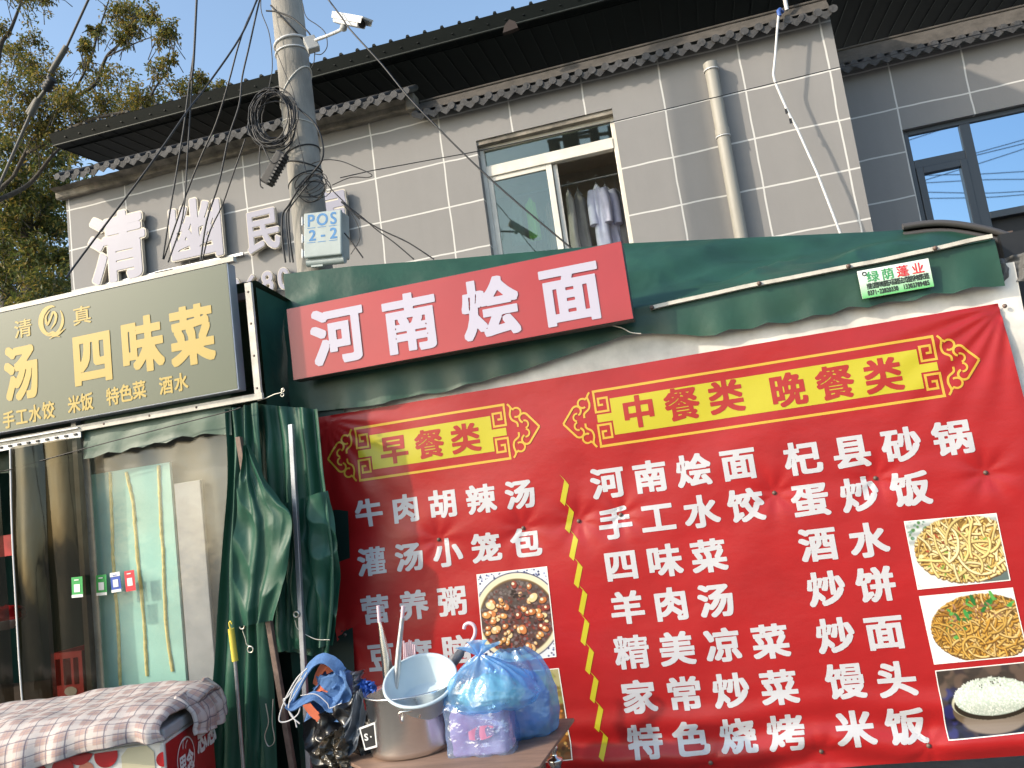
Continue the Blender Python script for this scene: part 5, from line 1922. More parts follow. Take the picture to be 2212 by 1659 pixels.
for ch, x, y, w_, h_ in (('汤', 140, 755, .238, .335), ('四', 600, 658, .275, .33), ('味', 922, 575, .275, .325), ('菜', 1245, 515, .275, .34)):
    c = at(*c4(x, y), Y=OY)
    put_glyph(b, ch, lambda a, q, o: ofn(c[0] + a, c[2] + q), w_, h_, bold=.044, N=110, dense=15)
c = at(-75, 830, Y=OY)
for i, ch in enumerate('肉羊'):
    put_glyph(b, ch, lambda a, q, o, i=i: ofn(c[0] - i * .3 + a, c[2] + q), .25, .335, bold=.028, N=90, dense=15)
for s, p, q, w_, h_ in (('手工水饺', (58, 1062), (315, 1000), .086, .105), ('米饭', (482, 962), (565, 944), .086, .105), ('特色菜', (733, 910), (905, 868), .088, .105), ('酒水', (1078, 838), (1175, 818), .088, .105)):
    a_, c_ = at(*c4(*p), Y=OY), at(*c4(*q), Y=OY)
    text_row(b, s, (a_[0], a_[2]), (c_[0], c_[2]), ofn, w_, h_, bold=.026, N=56)
for ch, x, y in (('清', 152, 470), ('真', 533, 385)):
    c = at(*c4(x, y), Y=OY)
    put_glyph(b, ch, lambda a, q, o: ofn(c[0] + a, c[2] + q), .13, .115, bold=.012, N=60)
b.build('lettering', M['sign_yellow'], of)
# round swirl emblem
b = MB()
c = at(*c4(338, 425), Y=OY)
U_ = .105
ef = lambda x, z, o=0: (c[0] + x * U_, OY - .003 - o, c[2] + z * U_)
arc = lambda cx, cy, rx_, ry_, a0, a1, k=26: [(cx + rx_ * math.cos(R(a0 + (a1 - a0) * i / k)), cy + ry_ * math.sin(R(a0 + (a1 - a0) * i / k))) for i in range(k + 1)]
ribbon(b, arc(0, .05, .72, .8, 70, 395, 40), [.05, .3, .34, .2, .14, .2, .05], ef, step=.05)
ribbon(b, smooth_line([(-.1, .62), (-.38, .3), (-.3, -.1), (-.05, .2), (.12, .5), (.3, .3), (.2, -.1), (-.1, -.42)], 6), [.05, .14, .16, .12, .13, .18, .14, .04], ef, step=.05, out=.0006)
ribbon(b, smooth_line([(-.35, -.7), (.0, -.62), (.35, -.78), (.85, -.55)], 6), [.04, .14, .16, .03], ef, step=.05, out=.0012)
ribbon(b, smooth_line([(-.2, -.95), (.15, -.85), (.5, -.95)], 6), [.03, .09, .03], ef, step=.05, out=.0018)
b.build('swirl_emblem', M['sign_yellow'], of)
cable([(-30, 1022), c4(0, 1400), c4(540, 1250), c4(1000, 1130), c4(1470, 1010), (520, 880)], 3.93, 'thin dark wire strung below the olive sign across the valance', .003, m=M['black_cable'])

# ------------------------------------------------------------------ folded green curtain, poles
def drape(mb, lft, rgt, nf, amp, Y, seed, nu=90, nv=110, crump=.03, tilt=0.0):
    L = [at(x, y, Y=Y) for x, y in lft]
    Rr = [at(x, y, Y=Y) for x, y in rgt]
    L, Rr = smooth_line(L, 8), smooth_line(Rr, 8)

    def fn(u, v):
        a, c = along(L, v), along(Rr, v)
        uu = u + .03 * nz(u * 4, v * 1.5, seed)
        p = a + (c - a) * uu
        f = math.sin(nf * math.pi * 2 * u + 4.5 * nz(u * 2.2, v * .9, seed + 3) + seed)
        f = math.copysign(abs(f) ** .7, f)
        cr_ = crump * (wrinkle(u * 3 + v, v * 4 - u * 2, seed + 7) * 1.5 - .5) + crump * .6 * nz(u * 4, v * 6, seed + 1)
        return p + np.array((0, -amp * f * (.6 + .6 * abs(nz(u * 2, v * 2, seed + 5))) - cr_ - tilt * v, .25 * crump * nz(u * 6, v * 2, seed)))
    mb.surf(nu, nv, fn)


gc = thing('green_curtain', 'bunched dark green tarpaulin curtain gathered in folds between the two stalls', 'tarpaulin', at(590, 1659, Y=4.1) * np.array((1, 1, 0)))
for lft, rgt, nf, amp, Y, seed, crm, lab in (
        ([(490, 884), (495, 1000), (480, 1250), (462, 1480), (448, 1760)], [(560, 870), (566, 1000), (570, 1150), (575, 1300), (588, 1500), (600, 1760)], 3.3, .028, 4.0, 2, .02, None),
        ([(548, 872), (556, 1000), (548, 1150), (545, 1300), (556, 1400)], [(690, 884), (706, 1040), (724, 1200), (722, 1330), (712, 1420)], 3.4, .035, 4.055, 5, .02, None),
        ([(528, 962), (511, 1060), (503, 1160), (500, 1260), (508, 1356)], [(537, 962), (566, 1030), (602, 1080), (632, 1120), (622, 1230), (592, 1340)], 2.1, .022, 3.88, 9, .026, None),
        ([(575, 1100), (568, 1200), (572, 1300), (580, 1410)], [(706, 1060), (724, 1180), (726, 1300), (716, 1395)], 3.4, .035, 4.03, 21, .03, None)):
    b = MB()
    lowres = crm == .035
    drape(b, lft, rgt, nf, amp, Y, seed, nu=17 if lowres else 90, nv=19 if lowres else 110, crump=crm * (1.6 if lowres else 1))
    fo_ = b.build('fold', M['curtain'], gc)
    if lowres:
        sb_ = fo_.modifiers.new('soften', 'SUBSURF')
        sb_.levels = sb_.render_levels = 1
b = MB()
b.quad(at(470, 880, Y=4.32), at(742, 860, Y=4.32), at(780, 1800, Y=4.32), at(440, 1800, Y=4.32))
b.build('shade_sheet', mat('painted_shade_green', (.004, .022, .018), .5), gc)  # added near-black sheet: stands in for the shaded void behind the folds
M['eyelet'] = mat('eyelet_metal', (.6, .58, .52), .35, metal=.8)
b = MB()


def ring(b, c, R0, r0, n=20, axis='Y'):
    b.tube([(c[0] + R0 * math.cos(a), c[1], c[2] + R0 * math.sin(a)) for a in np.linspace(0, 2 * math.pi, n + 1)], r0, 6, cap=False)


for px, py, yy in ((523, 1353, 3.99), (610, 853, 4.0), (611, 843, 4.01), (640, 1327, 3.97)):
    ring(b, at(px, py, Y=yy), .014 if py > 1000 else .009, .0045 if py > 1000 else .003)
b.build('eyelets', M['eyelet'], gc)
b = MB()
P = [at(x, y, Y=3.99) for x, y in ((524, 1362), (530, 1380), (533, 1392), (541, 1396))]
b.tube(smooth_line(P, 4), .003, 6)
ring(b, at(541, 1403, Y=3.99), .016, .004)
P = [at(x, y, Y=3.88) for x, y in ((574, 1520), (580, 1560), (572, 1590), (580, 1612), (593, 1600), (588, 1560), (590, 1510))]
b.tube(smooth_line(P, 5), .0025, 6)
P = [at(x, y, Y=4.0) for x, y in ((637, 1340), (645, 1360), (680, 1380), (712, 1382))]
b.tube(smooth_line(P, 5), .0025, 6)
b.build('tie_wire', M['eyelet'], gc)
b = MB()
P = [at(x, y, Y=3.99) for x, y in ((556, 866), (575, 860), (592, 852), (608, 848), (612, 838))]
b.tube(P, .003, 6)
b.build('hanging_chain', M['eyelet'], gc)


def pole_bar(label, a, c, w, Y, m, name='steel_pole', extra=None):
    p, q = np.array(at(*a, Y=Y)), np.array(at(*c, Y=Y))
    d = q - p
    if q[2] > .02:
        q = p + d * (p[2] - .01) / (p[2] - q[2])
    t = thing(name, label, 'pole', q)
    b = MB()
    hw = w / 2
    b.prism([p + np.array(o) for o in ((-hw, -hw, 0), (hw, -hw, 0), (hw, hw, 0), (-hw, hw, 0))], q - p)
    b.build('bar', m, t, bevel=.003)
    return t


pole_bar('pale grey square steel pole standing upright in front of the green folds', (629, 917), (668, 1659), .026, 3.99, M['alu'])
pole_bar('rusty brown steel pole leaning among the green folds', (516, 944), (633, 1659), .03, 3.945, M['rust'])
t = thing('hook_rod', 'thin steel rod with a yellow grip and hook leaning on the green curtain', 'hooked rod', at(525, 1659, Y=3.9) * np.array((1, 1, 0)))
p, q = np.array(at(500, 1350, Y=3.88)), np.array(at(525, 1659, Y=3.9))
q = p + (q - p) * p[2] / (p[2] - q[2])
g_ = np.array(at(508, 1428, Y=3.885))
b = MB()
b.tube([g_, q], .0095, 8)
b.build('rod', M['steel'], t)
b = MB()
b.tube([np.array(at(499, 1358, Y=3.88)), g_], .0165, 10)
b.tube(smooth_line([at(498, 1358, Y=3.88), at(495, 1347, Y=3.88), at(498, 1342, Y=3.88), at(501, 1348, Y=3.88)], 4), .004, 6)
b.build('grip', mat('yellow_grip', (.62, .5, .06), .45), t)

# ------------------------------------------------------------------ neighbour's dark canopy at the right edge
nb = thing('dark_canopy', 'curved dark canopy edge rising behind the right end of the green awning', 'canopy', (2.6, 5.2, 0))
edge = [at(x, y, Y=5.25) for x, y in ((1950, 490), (2000, 483), (2045, 482), (2100, 489), (2160, 503), (2230, 530), (2330, 580))]
E_ = smooth_line(edge, 6)
b = MB()
b.tube(E_, .02, 8)
b.tube([p + np.array((0, .02, -.045)) for p in E_], .018, 8)
b.build('rim', mat('dark_rim', (.07, .065, .065), .4), nb)
b = MB()
b.surf(30, 6, lambda u, v: along(E_, u) + np.array((.25 * v, 1.2 * v, -.1 * v)))
b.build('sheet', M['black'], nb)
b = MB()
b.box((1.62, 4.7, 0), (4.5, 4.74, 2.62))
b.build('side_panel', mat('black_panel', (.012, .013, .016), .6, var=.4), nb)  # plain black panel filling the area right of the awning
b = MB()
drape(b, [(2158, 560), (2160, 585), (2150, 612)], [(2230, 540), (2230, 575), (2228, 606)], 1.2, .02, 4.35, 3, 30, 24, .015)
tag(b.build('grey_tarp_scrap', mat('grey_scrap', (.1, .1, .1), .7, var=.4), origin='base'), 'crumpled grey tarp scrap at the right edge beyond the awning', 'tarp scrap')

# ------------------------------------------------------------------ chest freezer with quilt
def atpl(x, y, p0, n):
    d = FWD * FPX + RGT * (x - CX) - UPV * (y - CY)
    return EYE + d * (np.dot(np.array(p0) - EYE, n) / np.dot(d, n))


ZF = .8
FR = np.array(at(353, 1585, Z=ZF))
BR = np.array(at(455, 1515, Z=ZF))
ey_ = (BR - FR) / np.linalg.norm(BR - FR)
ex_ = np.array((-ey_[1], ey_[0], 0))
DF, LF = float(np.linalg.norm(BR - FR)), 1.45
fz_ = lambda a, b_, z: FR * np.array((1, 1, 0)) + ex_ * a + ey_ * b_ + np.array((0, 0, z))
M['frz_white'] = mat('freezer_white', (.7, .68, .64), .35, var=.12, vscale=4)
M['frz_red'] = mat('freezer_red', (.4, .01, .015), .3, var=.15, vscale=3, coat=.3)
M['frz_grey'] = mat('freezer_rim', (.36, .37, .39), .45, var=.1)
fr = thing('chest_freezer', 'red and white ice cream chest freezer under a checked quilt', 'freezer', fz_(LF / 2, DF / 2, 0))
b = MB()
b.prism([fz_(0, 0, .06), fz_(LF, 0, .06), fz_(LF, DF, .06), fz_(0, DF, .06)], (0, 0, ZF - .09))
body = b.build('body', M['frz_white'], fr, bevel=.02)
b = MB()
b.prism([fz_(-.008, -.008, ZF - .028), fz_(LF + .008, -.008, ZF - .028), fz_(LF + .008, DF + .008, ZF - .028), fz_(-.008, DF + .008, ZF - .028)], (0, 0, .05))
b.build('lid', M['frz_grey'], fr, bevel=.01)
b = MB()
b.prism([fz_(-.003, .012, .08), fz_(-.003, DF - .012, .08), fz_(-.003, DF - .012, ZF - .045), fz_(-.003, .012, ZF - .045)], ex_ * .002)
sp = b.build('side_panel', M['frz_red'], fr)
for a, c in ((.1, .1), (LF - .1, .1), (.1, DF - .1), (LF - .1, DF - .1)):
    b = MB()
    q = fz_(a, c, 0)
    b.lathe([(.001, 0), (.025, 0), (.025, .06), (.001, .06)], 14, Matrix.Translation(Vector(q)))
    b.build('foot', M['black'], fr)
b = MB()
nf_ = ey_
for cx, cy, r, mi in ((410, 1665, 72, 0), (690, 1575, 76, 0), (520, 1550, 85, 0), (1062, 1600, 46, 0), (560, 1672, 52, 2), (240, 1700, 70, 0)):
    c = atpl(cx / 3, 1106 + cy / 3, FR, nf_)
    a0, z0 = float(np.dot(c - FR, ex_)), float(c[2])
    rr2 = r / 3 / 1777.4 * float((c - EYE).dot(FWD))
    o = .003 + .0006 * (cx % 7)
    b.add([fz_(a0, -o, z0)] + [fz_(max(.004, a0 + rr2 * math.cos(t)), -o, min(ZF - .04, z0 + rr2 * math.sin(t))) for t in np.linspace(0, 2 * math.pi, 25)[:-1]], [(0, i + 1, (i + 1) % 24 + 1) for i in range(24)], mi)
c0_, c1_ = atpl(785 / 3, 1106 + 1535 / 3, FR, nf_), atpl(998 / 3, 1106 + 1525 / 3, FR, nf_)
a0, a1 = float(np.dot(c1_ - FR, ex_)), float(np.dot(c0_ - FR, ex_))
rp_ = [(a0 + .03, .45), (a1 - .03, .45), (a1, .48), (a1, float(c0_[2]) - .03), (a1 - .03, float(c0_[2])), (a0 + .03, float(c0_[2])), (a0, float(c0_[2]) - .03), (a0, .48)]
b.add([fz_(p, -.003, q) for p, q in rp_], [tuple(range(8))], 1)
b.build('front_print', [M['frz_red'], mat('print_beige', (.55, .5, .34), .4), mat('print_orange', (.6, .22, .14), .4)], body)
b = MB()
sfn = lambda p, q, o=0: fz_(-.0055 - o, p, q)
c = atpl(400, 1106 + 1600 / 3, FR, ex_)
lb, lz = float(np.dot(c - FR, ey_)), float(c[2])
ribbon(b, [(lb + .1 * math.cos(t), lz + .005 + .088 * math.sin(t)) for t in np.linspace(0, 2 * math.pi, 33)[:-1]], .007, sfn, closed=True, step=.1)
ribbon(b, smooth_line([(lb - .03, lz + .05), (lb - .02, lz + .085), (lb + .01, lz + .088)], 5), .006, sfn, step=.1)
ribbon(b, smooth_line([(lb - .0, lz + .045), (lb + .01, lz + .065), (lb + .03, lz + .075)], 5), .006, sfn, step=.1)
for i, ch in enumerate('思念'):
    put_glyph(b, ch, lambda a, q, o, i=i: sfn(lb - .043 + i * .085 + a, lz - .02 + q, .001), .088, .1, bold=.035, N=60)
    put_glyph(b, ch, lambda a, q, o, i=i: sfn(lb + .2 + i * .13 + a, lz + .05 - .0 + q, .001), .13, .17, bold=.035, N=60)
b.build('side_lettering', M['card_white'], sp)

# checked quilt
qm = bpy.data.materials.new('checked_quilt')
qm.use_nodes = True
nt = qm.node_tree
pb_q = nt.nodes['Principled BSDF']
pb_q.inputs['Roughness'].default_value = .95
N_, Lq = nt.nodes.new, nt.links.new
uv = N_('ShaderNodeUVMap')
sep = N_('ShaderNodeSeparateXYZ')
Lq(uv.outputs[0], sep.inputs[0])


def mq(op, a, bb=None):
    n = N_('ShaderNodeMath')
    n.operation = op
    for i, v in enumerate((a, bb)):
        if v is None:
            continue
        if isinstance(v, (int, float)):
            n.inputs[i].default_value = v
        else:
            Lq(v, n.inputs[i])
    return n.outputs[0]


def stripe(src, k, lo, hi):
    f = mq('FRACT', mq('MULTIPLY', src, k))
    return mq('MULTIPLY', mq('GREATER_THAN', f, lo), mq('LESS_THAN', f, hi))


U, Vv = sep.outputs[0], sep.outputs[1]


def mixc(f, a, c):
    n = N_('ShaderNodeMix')
    n.data_type = 'RGBA'
    if isinstance(f, (int, float)):
        n.inputs[0].default_value = f
    else:
        Lq(f, n.inputs[0])
    for i, v in ((6, a), (7, c)):
        if isinstance(v, tuple):
            n.inputs[i].default_value = v
        else:
            Lq(v, n.inputs[i])
    return n.outputs[2]


col = mixc(mq('MULTIPLY', mq('ADD', stripe(U, 18, .1, .5), stripe(Vv, 11, .1, .5)), .5), (.42, .36, .34, 1), (.42, .295, .26, 1))
col = mixc(mq('MULTIPLY', mq('MAXIMUM', stripe(U, 18, .55, .85), stripe(Vv, 11, .55, .85)), .55), col, (.6, .55, .52, 1))
col = mixc(mq('MULTIPLY', mq('MAXIMUM', stripe(U, 18, .93, 1.0), stripe(Vv, 11, .93, 1.0)), .65), col, (.05, .05, .1, 1))
col = mixc(mq('MULTIPLY', mq('MAXIMUM', stripe(U, 18, .28, .33), stripe(Vv, 11, .28, .33)), .4), col, (.2, .18, .25, 1))
Lq(col, pb_q.inputs['Base Color'])
wv_ = N_('ShaderNodeTexNoise')
wv_.inputs['Scale'].default_value = 220
geo_ = N_('ShaderNodeNewGeometry')
Lq(geo_.outputs['Position'], wv_.inputs['Vector'])
bpq = N_('ShaderNodeBump')
bpq.inputs['Strength'].default_value = .25
bpq.inputs['Distance'].default_value = .01
Lq(wv_.outputs[0], bpq.inputs['Height'])
Lq(bpq.outputs[0], pb_q.inputs['Normal'])
quilt = thing('checked_quilt', 'pink and grey checked padded quilt draped over the chest freezer', 'quilt', fz_(LF / 2, DF / 2, ZF))
prof = [(DF + .06, ZF + .03), (DF + .03, ZF + .1), (DF - .05, ZF + .135), (DF * .55, ZF + .12), (DF * .2, ZF + .115), (.03, ZF + .095), (-.045, ZF + .03), (-.07, ZF - .06), (-.065, ZF - .13)]
profS = smooth_line([np.array(p) for p in prof], 8)
fb = [(353, 1603), (330, 1606), (300, 1605), (250, 1612), (200, 1622), (160, 1634), (117, 1646), (60, 1668), (0, 1690)]
_fb = [(float(np.dot(q - FR, ex_)), float(q[2])) for q in [atpl(x, y, FR - ey_ * .06, ey_) for x, y in fb]]


def quilt_fn(u, v):
    a = -.035 + (LF + .1) * u
    p = along(profS, v)
    bq, z = float(p[0]), float(p[1])
    front = max(0, (v - .72) / .28)
    if front > 0:
        zb2 = float(np.interp(a, [q[0] for q in _fb], [q[1] for q in _fb]))
        z += (zb2 - (ZF - .13)) * front
    edge_ = math.exp(-max(0, u) / .035)
    z -= .05 * edge_ * (1 - front)
    puff = .014 * nz(a * 5, v * 5, 2) + .01 * nz(a * 11, v * 9, 4) + .012 * (wrinkle(a * 3, v * 3 + a, 6) - .2)
    z += puff * (1 - front * .7)
    bq -= front * (.018 * math.sin(a * 34 + 2 * nz(a * 4, v)) + .02 * nz(a * 6, v * 2, 9))
    a -= .03 * edge_ * math.sin(v * 6)
    return fz_(a, bq, z)


b = MB()
b.surf(150, 100, quilt_fn, uv=True)
qo = b.build('quilt_cover', qm, quilt)
sm = qo.modifiers.new('thick', 'SOLIDIFY')
sm.thickness = .016
sm.offset = -1


def flap_fn(u, v):
    bq = .2 + (DF + .03 - .2) * u
    z = ZF + .1 - .17 * v - .03 * math.sin(u * 3) * v + .01 * nz(u * 6, v * 3, 1)
    a = .03 - .085 * math.sin(min(1, v * 1.6) * math.pi / 2) - .012 * nz(u * 5, v * 4, 3) + .01 * math.sin(u * 22) * v
    return fz_(a, bq, z)


b = MB()
b.surf(50, 30, flap_fn)
for j in range(31):
    for i in range(51):
        b.uv[j * 51 + i] = (.1 + .32 * i / 50 * .9, .2 + .2 * j / 30 * 1.2)
qf = b.build('folded_corner', qm, quilt)
sm = qf.modifiers.new('thick', 'SOLIDIFY')
sm.thickness = .02

# ------------------------------------------------------------------ board table and the things on it
ZB = .57
M['board'] = mat('brown_board', (.23, .145, .105), .7, var=.35, vscale=6, bump=.12, bscale=40, stretch=(.6, 3, 1))
tbl = thing('board_table', 'low table with a warped brown board top in front of the red banner', 'table', (-1.3, 3.6, 0))
poly = [at(x, y, Z=ZB)[:2] for x, y in ((1241, 1557), (1166, 1654), (1120, 1668), (900, 1682), (800, 1668), (742, 1640), (742, 1600), (1000, 1560))]
b = MB()
b.prism([(p[0], p[1], ZB - .014 + (.0 if i else .012)) for i, p in enumerate(poly)][::-1], (0, 0, .014))
b.build('tabletop', M['board'], tbl, bevel=.002)
for x, y in ((-.98, 3.42), (-1.68, 3.5), (-.98, 3.78), (-1.72, 3.75)):
    b = MB()
    b.box((x - .018, y - .018, 0), (x + .018, y + .018, ZB - .016))
    b.build('leg', M['rust'], tbl)

M['pot_steel'] = mat('brushed_pot_steel', (.8, .79, .77), .26, metal=1.0, var=.06, vscale=30, stretch=(1, 1, 8))
PO = at(893, 1600, Y=3.6)
PXp, PYp = PO[0], 3.6
PR = .19
HT = .262
pot = thing('stock_pot', 'large stainless steel stock pot standing on the board table', 'pot', (PXp, PYp, ZB))
b = MB()
b.lathe([(.001, .002), (PR - .015, .002), (PR - .003, .01), (PR, .03), (PR, HT - .035), (PR + .004, HT - .03), (PR + .004, HT - .012), (PR + .012, HT - .004), (PR + .01, HT), (PR - .003, HT - .002), (PR - .006, HT - .02), (PR - .006, .03), (.001, .012)], 64, Matrix.Translation((PXp, PYp, ZB)))
b.build('body', M['pot_steel'], pot)


def polar(deg, r, z):
    return np.array((PXp + r * math.sin(R(deg)), PYp - r * math.cos(R(deg)), ZB + z))


for d0 in (22, 202):
    b = MB()
    w = 11
    P = [polar(d0 - w, PR, HT - .1), polar(d0 - w, PR + .02, HT - .095), polar(d0 - w, PR + .035, HT - .055), polar(d0, PR + .04, HT - .05), polar(d0 + w, PR + .035, HT - .05), polar(d0 + w, PR + .02, HT - .085), polar(d0 + w, PR, HT - .09)]
    b.tube(smooth_line(P, 4), .0055, 8)
    b.build('handle', M['pot_steel'], pot)
# yellow tin behind the pot
yt = at(972, 1590, Y=3.72)
b = MB()
b.lathe([(.001, 0), (.055, 0), (.058, .004), (.058, .21), (.05, .222), (.04, .235), (.03, .24), (.001, .24)], 28, Matrix.Translation((yt[0], 3.76, ZB)))
tag(b.build('yellow_canister', mat('yellow_canister', (.5, .42, .04), .4, var=.2), origin='base'), 'yellow canister half hidden between the stock pot and blue bag', 'canister')

# tilted basin
M['basin'] = mat('pale_blue_plastic', (.5, .6, .66), .32, var=.06, vscale=5, spec=.5)
bc_ = np.array(at(907, 1467, Y=3.5))
axb = Vector((.1, -.5, .86)).normalized()
MX = Matrix.Translation(Vector(bc_)) @ axb.to_track_quat('Z', 'Y').to_matrix().to_4x4()
b = MB()
b.lathe([(.001, -.125), (.102, -.125), (.112, -.118), (.15, -.012), (.153, 0), (.163, .002), (.166, -.006), (.163, -.012), (.157, -.012), (.118, -.125), (.108, -.133), (.001, -.133)], 56, MX)
tag(b.build('plastic_basin', M['basin'], origin='base'), 'pale blue-white plastic basin tilted in the mouth of the stock pot', 'basin')

# ladles
l1 = thing('ladle', 'flat steel ladle with widening handle, leftmost in the stock pot', 'ladle', at(846, 1530, Y=3.55))
pts = [at(x, y, Y=3.6) for x, y in ((819, 1338), (826, 1380), (836, 1440), (841, 1500), (846, 1560))]
ws = [.008, .016, .027, .025, .02]
b = MB()
vs = []
for p, w in zip(pts, ws):
    vs += [p + np.array((-w, .004, 0)), p + np.array((-w * .3, -.006, 0)), p + np.array((w, .004, 0)), p + np.array((0, .01, 0))]
b.add(vs, [(4 * i + j, 4 * i + (j + 1) % 4, 4 * i + 4 + (j + 1) % 4, 4 * i + 4 + j) for i in range(4) for j in range(4)], 0, True)
b.build('handle', M['pot_steel'], l1)
b = MB()
b.tube([at(817, 1308, Y=3.6), at(820, 1345, Y=3.6)], .0085, 10)
M['pink_plastic'] = mat('pinkish_white_plastic', (.66, .5, .56), .4)
b.build('grip_tip', M['pink_plastic'], l1)
l2 = thing('ladle', 'round-handled steel ladle with white tip, second in the stock pot', 'ladle', at(850, 1530, Y=3.5))
b = MB()
b.tube([at(869, 1335, Y=3.58), at(862, 1400, Y=3.57), at(858, 1450, Y=3.56), at(850, 1510, Y=3.55), at(845, 1560, Y=3.54)], [.0105, .013, .0145, .014, .014], 12)
b.build('handle', M['steel'], l2)
b = MB()
b.tube([at(871, 1309, Y=3.58), at(868, 1345, Y=3.58)], .0085, 10)
b.build('grip_tip', M['pink_plastic'], l2)
wk = thing('whisk_brush', 'pinkish striped brush sticking up behind the pale basin', 'brush', at(885, 1440, Y=3.68))
b = MB()
for i in range(7):
    x = 872 + i * 4
    b.tube([at(x, 1384 + 5 * math.sin(i * 1.4) + i * .8, Y=3.68), at(x + 1 + i * .2, 1445, Y=3.68)], .0042, 6)
b.build('bristles', M['pink_plastic'], wk)
b = MB()
b.tube([at(884, 1440, Y=3.68), at(884, 1510, Y=3.64)], .02, 12)
b.build('brush_head', M['grey_plastic'], wk)
# folded umbrella
um = thing('folded_umbrella', 'folded grey umbrella with a pale hooked handle behind the basin', 'umbrella', at(950, 1560, Y=3.7))
c8 = lambda x, y: (737.33 + x / 3, 1106 + y / 3)
b = MB()
P = [at(*c8(*q), Y=3.75) for q in ((795, 757), (800, 735), (818, 722), (838, 722), (858, 735), (868, 765), (862, 805), (838, 845), (812, 872), (790, 895))]
b.tube(smooth_line(P, 4), .0085, 10)
b.build('hooked_handle', M['pink_plastic'], um)
b = MB()
P = [np.array(at(*c8(*q), Y=3.75)) for q in ((792, 890), (775, 912), (740, 950), (700, 995), (640, 1080), (560, 1200))]
b.tube(P, [.009, .02, .024, .03, .034, .03], 12)
b.build('canopy', mat('grey_umbrella_cloth', (.2, .2, .21), .6, var=.4, vscale=20), um)

# blue bags and the parcel in front
M['bag'] = see_through('blue_bag_film', (.55, .8, 1.0), gloss=.1, rough=.22, dust=.45, dustcol=(.26, .54, .9), var=.15, bump=.5, bscale=14)
M['bag_pale'] = see_through('pale_blue_film', (.7, .85, 1.0), gloss=.16, rough=.15, dust=.3, dustcol=(.35, .55, .9), var=.15, bump=.6, bscale=16)
M['filling'] = mat('bag_filling', (.3, .5, .5), .8, var=.5, vscale=9, var2=(.1, .2, .45))


def bag_surf(mb, c, rx, ry, z0, z1, prof, seed, folds=9, fold_amp=.07, nu=96, nv=64, lean=(0, 0), top_gather=True, box=0.0):
    def fn(u, v):
        th = 2 * math.pi * u
        r = float(np.interp(v, [p[0] for p in prof], [p[1] for p in prof]))
        g_ = max(0, (v - .45) / .55) if top_gather else .2
        cr_ = 1 + fold_amp * (.35 + 1.4 * g_) * math.sin(folds * th + 4 * nz(math.cos(th) * 1.3, math.sin(th) * 1.3, v * 2 + seed)) * .55
        cr_ += .10 * nz(math.cos(th) * 1.4 + seed, math.sin(th) * 1.4, v * 2.2) + .07 * (wrinkle(math.cos(th) * 2.2, math.sin(th) * 2.2 + v * 3, seed) - .2)
        cx, sx = math.cos(th), math.sin(th)
        if box:
            k = (abs(cx) ** (2 + box * 6) + abs(sx) ** (2 + box * 6)) ** (-1 / (2 + box * 6))
            cx, sx = cx * k, sx * k
        return (c[0] + lean[0] * v * v + rx * r * cr_ * cx, c[1] + lean[1] * v * v + ry * r * cr_ * sx, z0 + (z1 - z0) * v + .012 * nz(cx * 3, sx * 3, v * 4 + seed))
    mb.surf(nu, nv, fn)


def knot(mb, p, seed, s=1.0):
    for k in range(3):
        a = -1.2 + k * 1.15
        mb.surf(16, 10, lambda u, v: (p[0] + s * (.012 * math.cos(6.283 * u) + v * (.06 * math.sin(a) + .035 * math.cos(6.283 * u) * v)), p[1] + s * (.012 * math.sin(6.283 * u) * (1 + v)), p[2] + s * (v * .06 * (.5 + .5 * math.cos(a)) + .012 * v * nz(u * 5, k, seed))))


b2c = at(1105, 1540, Y=3.68)
bagB = thing('plastic_bag', 'big blue translucent plastic bag bulging at the right end of the table', 'plastic bag', (b2c[0], 3.68, ZB))
zt2 = at(1105, 1408, Y=3.68)[2]
b = MB()
bag_surf(b, (b2c[0] + .035, 3.68), .168, .13, ZB + .003, zt2 + .01, [(0, .7), (.05, .95), (.25, 1.02), (.5, 1.0), (.7, .92), (.85, .75), (.95, .52), (1, .4)], 4, folds=11, fold_amp=.1)
b.build('bag_film', M['bag'], bagB)
b = MB()
bag_surf(b, (b2c[0] + .035, 3.68), .14, .1, ZB + .01, zt2 - .07, [(0, .6), (.2, 1), (.6, 1), (.9, .6), (1, .1)], 7, folds=3)
b.build('contents', mat('dark_blue_contents', (.2, .28, .55), .8, var=.5, vscale=7), bagB)
pcl = at(1045, 1590, Y=3.5)
par_ = thing('tissue_parcel', 'pink paper parcel wrapped in pale blue film in front of the big blue bag', 'parcel', (pcl[0], 3.5, ZB))
ztp = at(1040, 1535, Y=3.42)[2]
b = MB()
bag_surf(b, (pcl[0], 3.5), .128, .085, ZB + .004, ztp, [(0, .92), (.04, .98), (.5, 1), (.92, .98), (1, .9)], 3, folds=4, fold_amp=.015, box=.9, top_gather=False)
b.build('pink_paper', mat('pink_paper', (.6, .42, .55), .7, var=.35, vscale=7, var2=(.5, .2, .38), bump=.3, bscale=12), par_)
b = MB()
bag_surf(b, (pcl[0], 3.5), .142, .098, ZB + .003, ztp + .03, [(0, .97), (.04, 1.0), (.5, 1.02), (.9, 1), (1, .85)], 8, folds=7, fold_amp=.03, box=.8)
b.build('film', M['bag_pale'], par_)
b = MB()
q0 = at(1035, 1590, Y=3.385)
b.surf(10, 4, lambda u, v: (q0[0] + .055 * (u - .45) * 2, 3.398 - .004 * nz(u * 4, v), q0[2] + .012 * (v - .5) * 2 * (1.3 + math.sin(u * 3)) + .015 * u))
b.build('printed_patch', mat('magenta_print', (.42, .17, .3), .6), par_)
kc = at(1033, 1412, Y=3.47)
bagA = thing('plastic_bag', 'bright blue knotted plastic bag resting on top of the pink parcel', 'plastic bag', (pcl[0], 3.5, ztp))
ca_ = at(1058, 1480, Y=3.5)
b = MB()
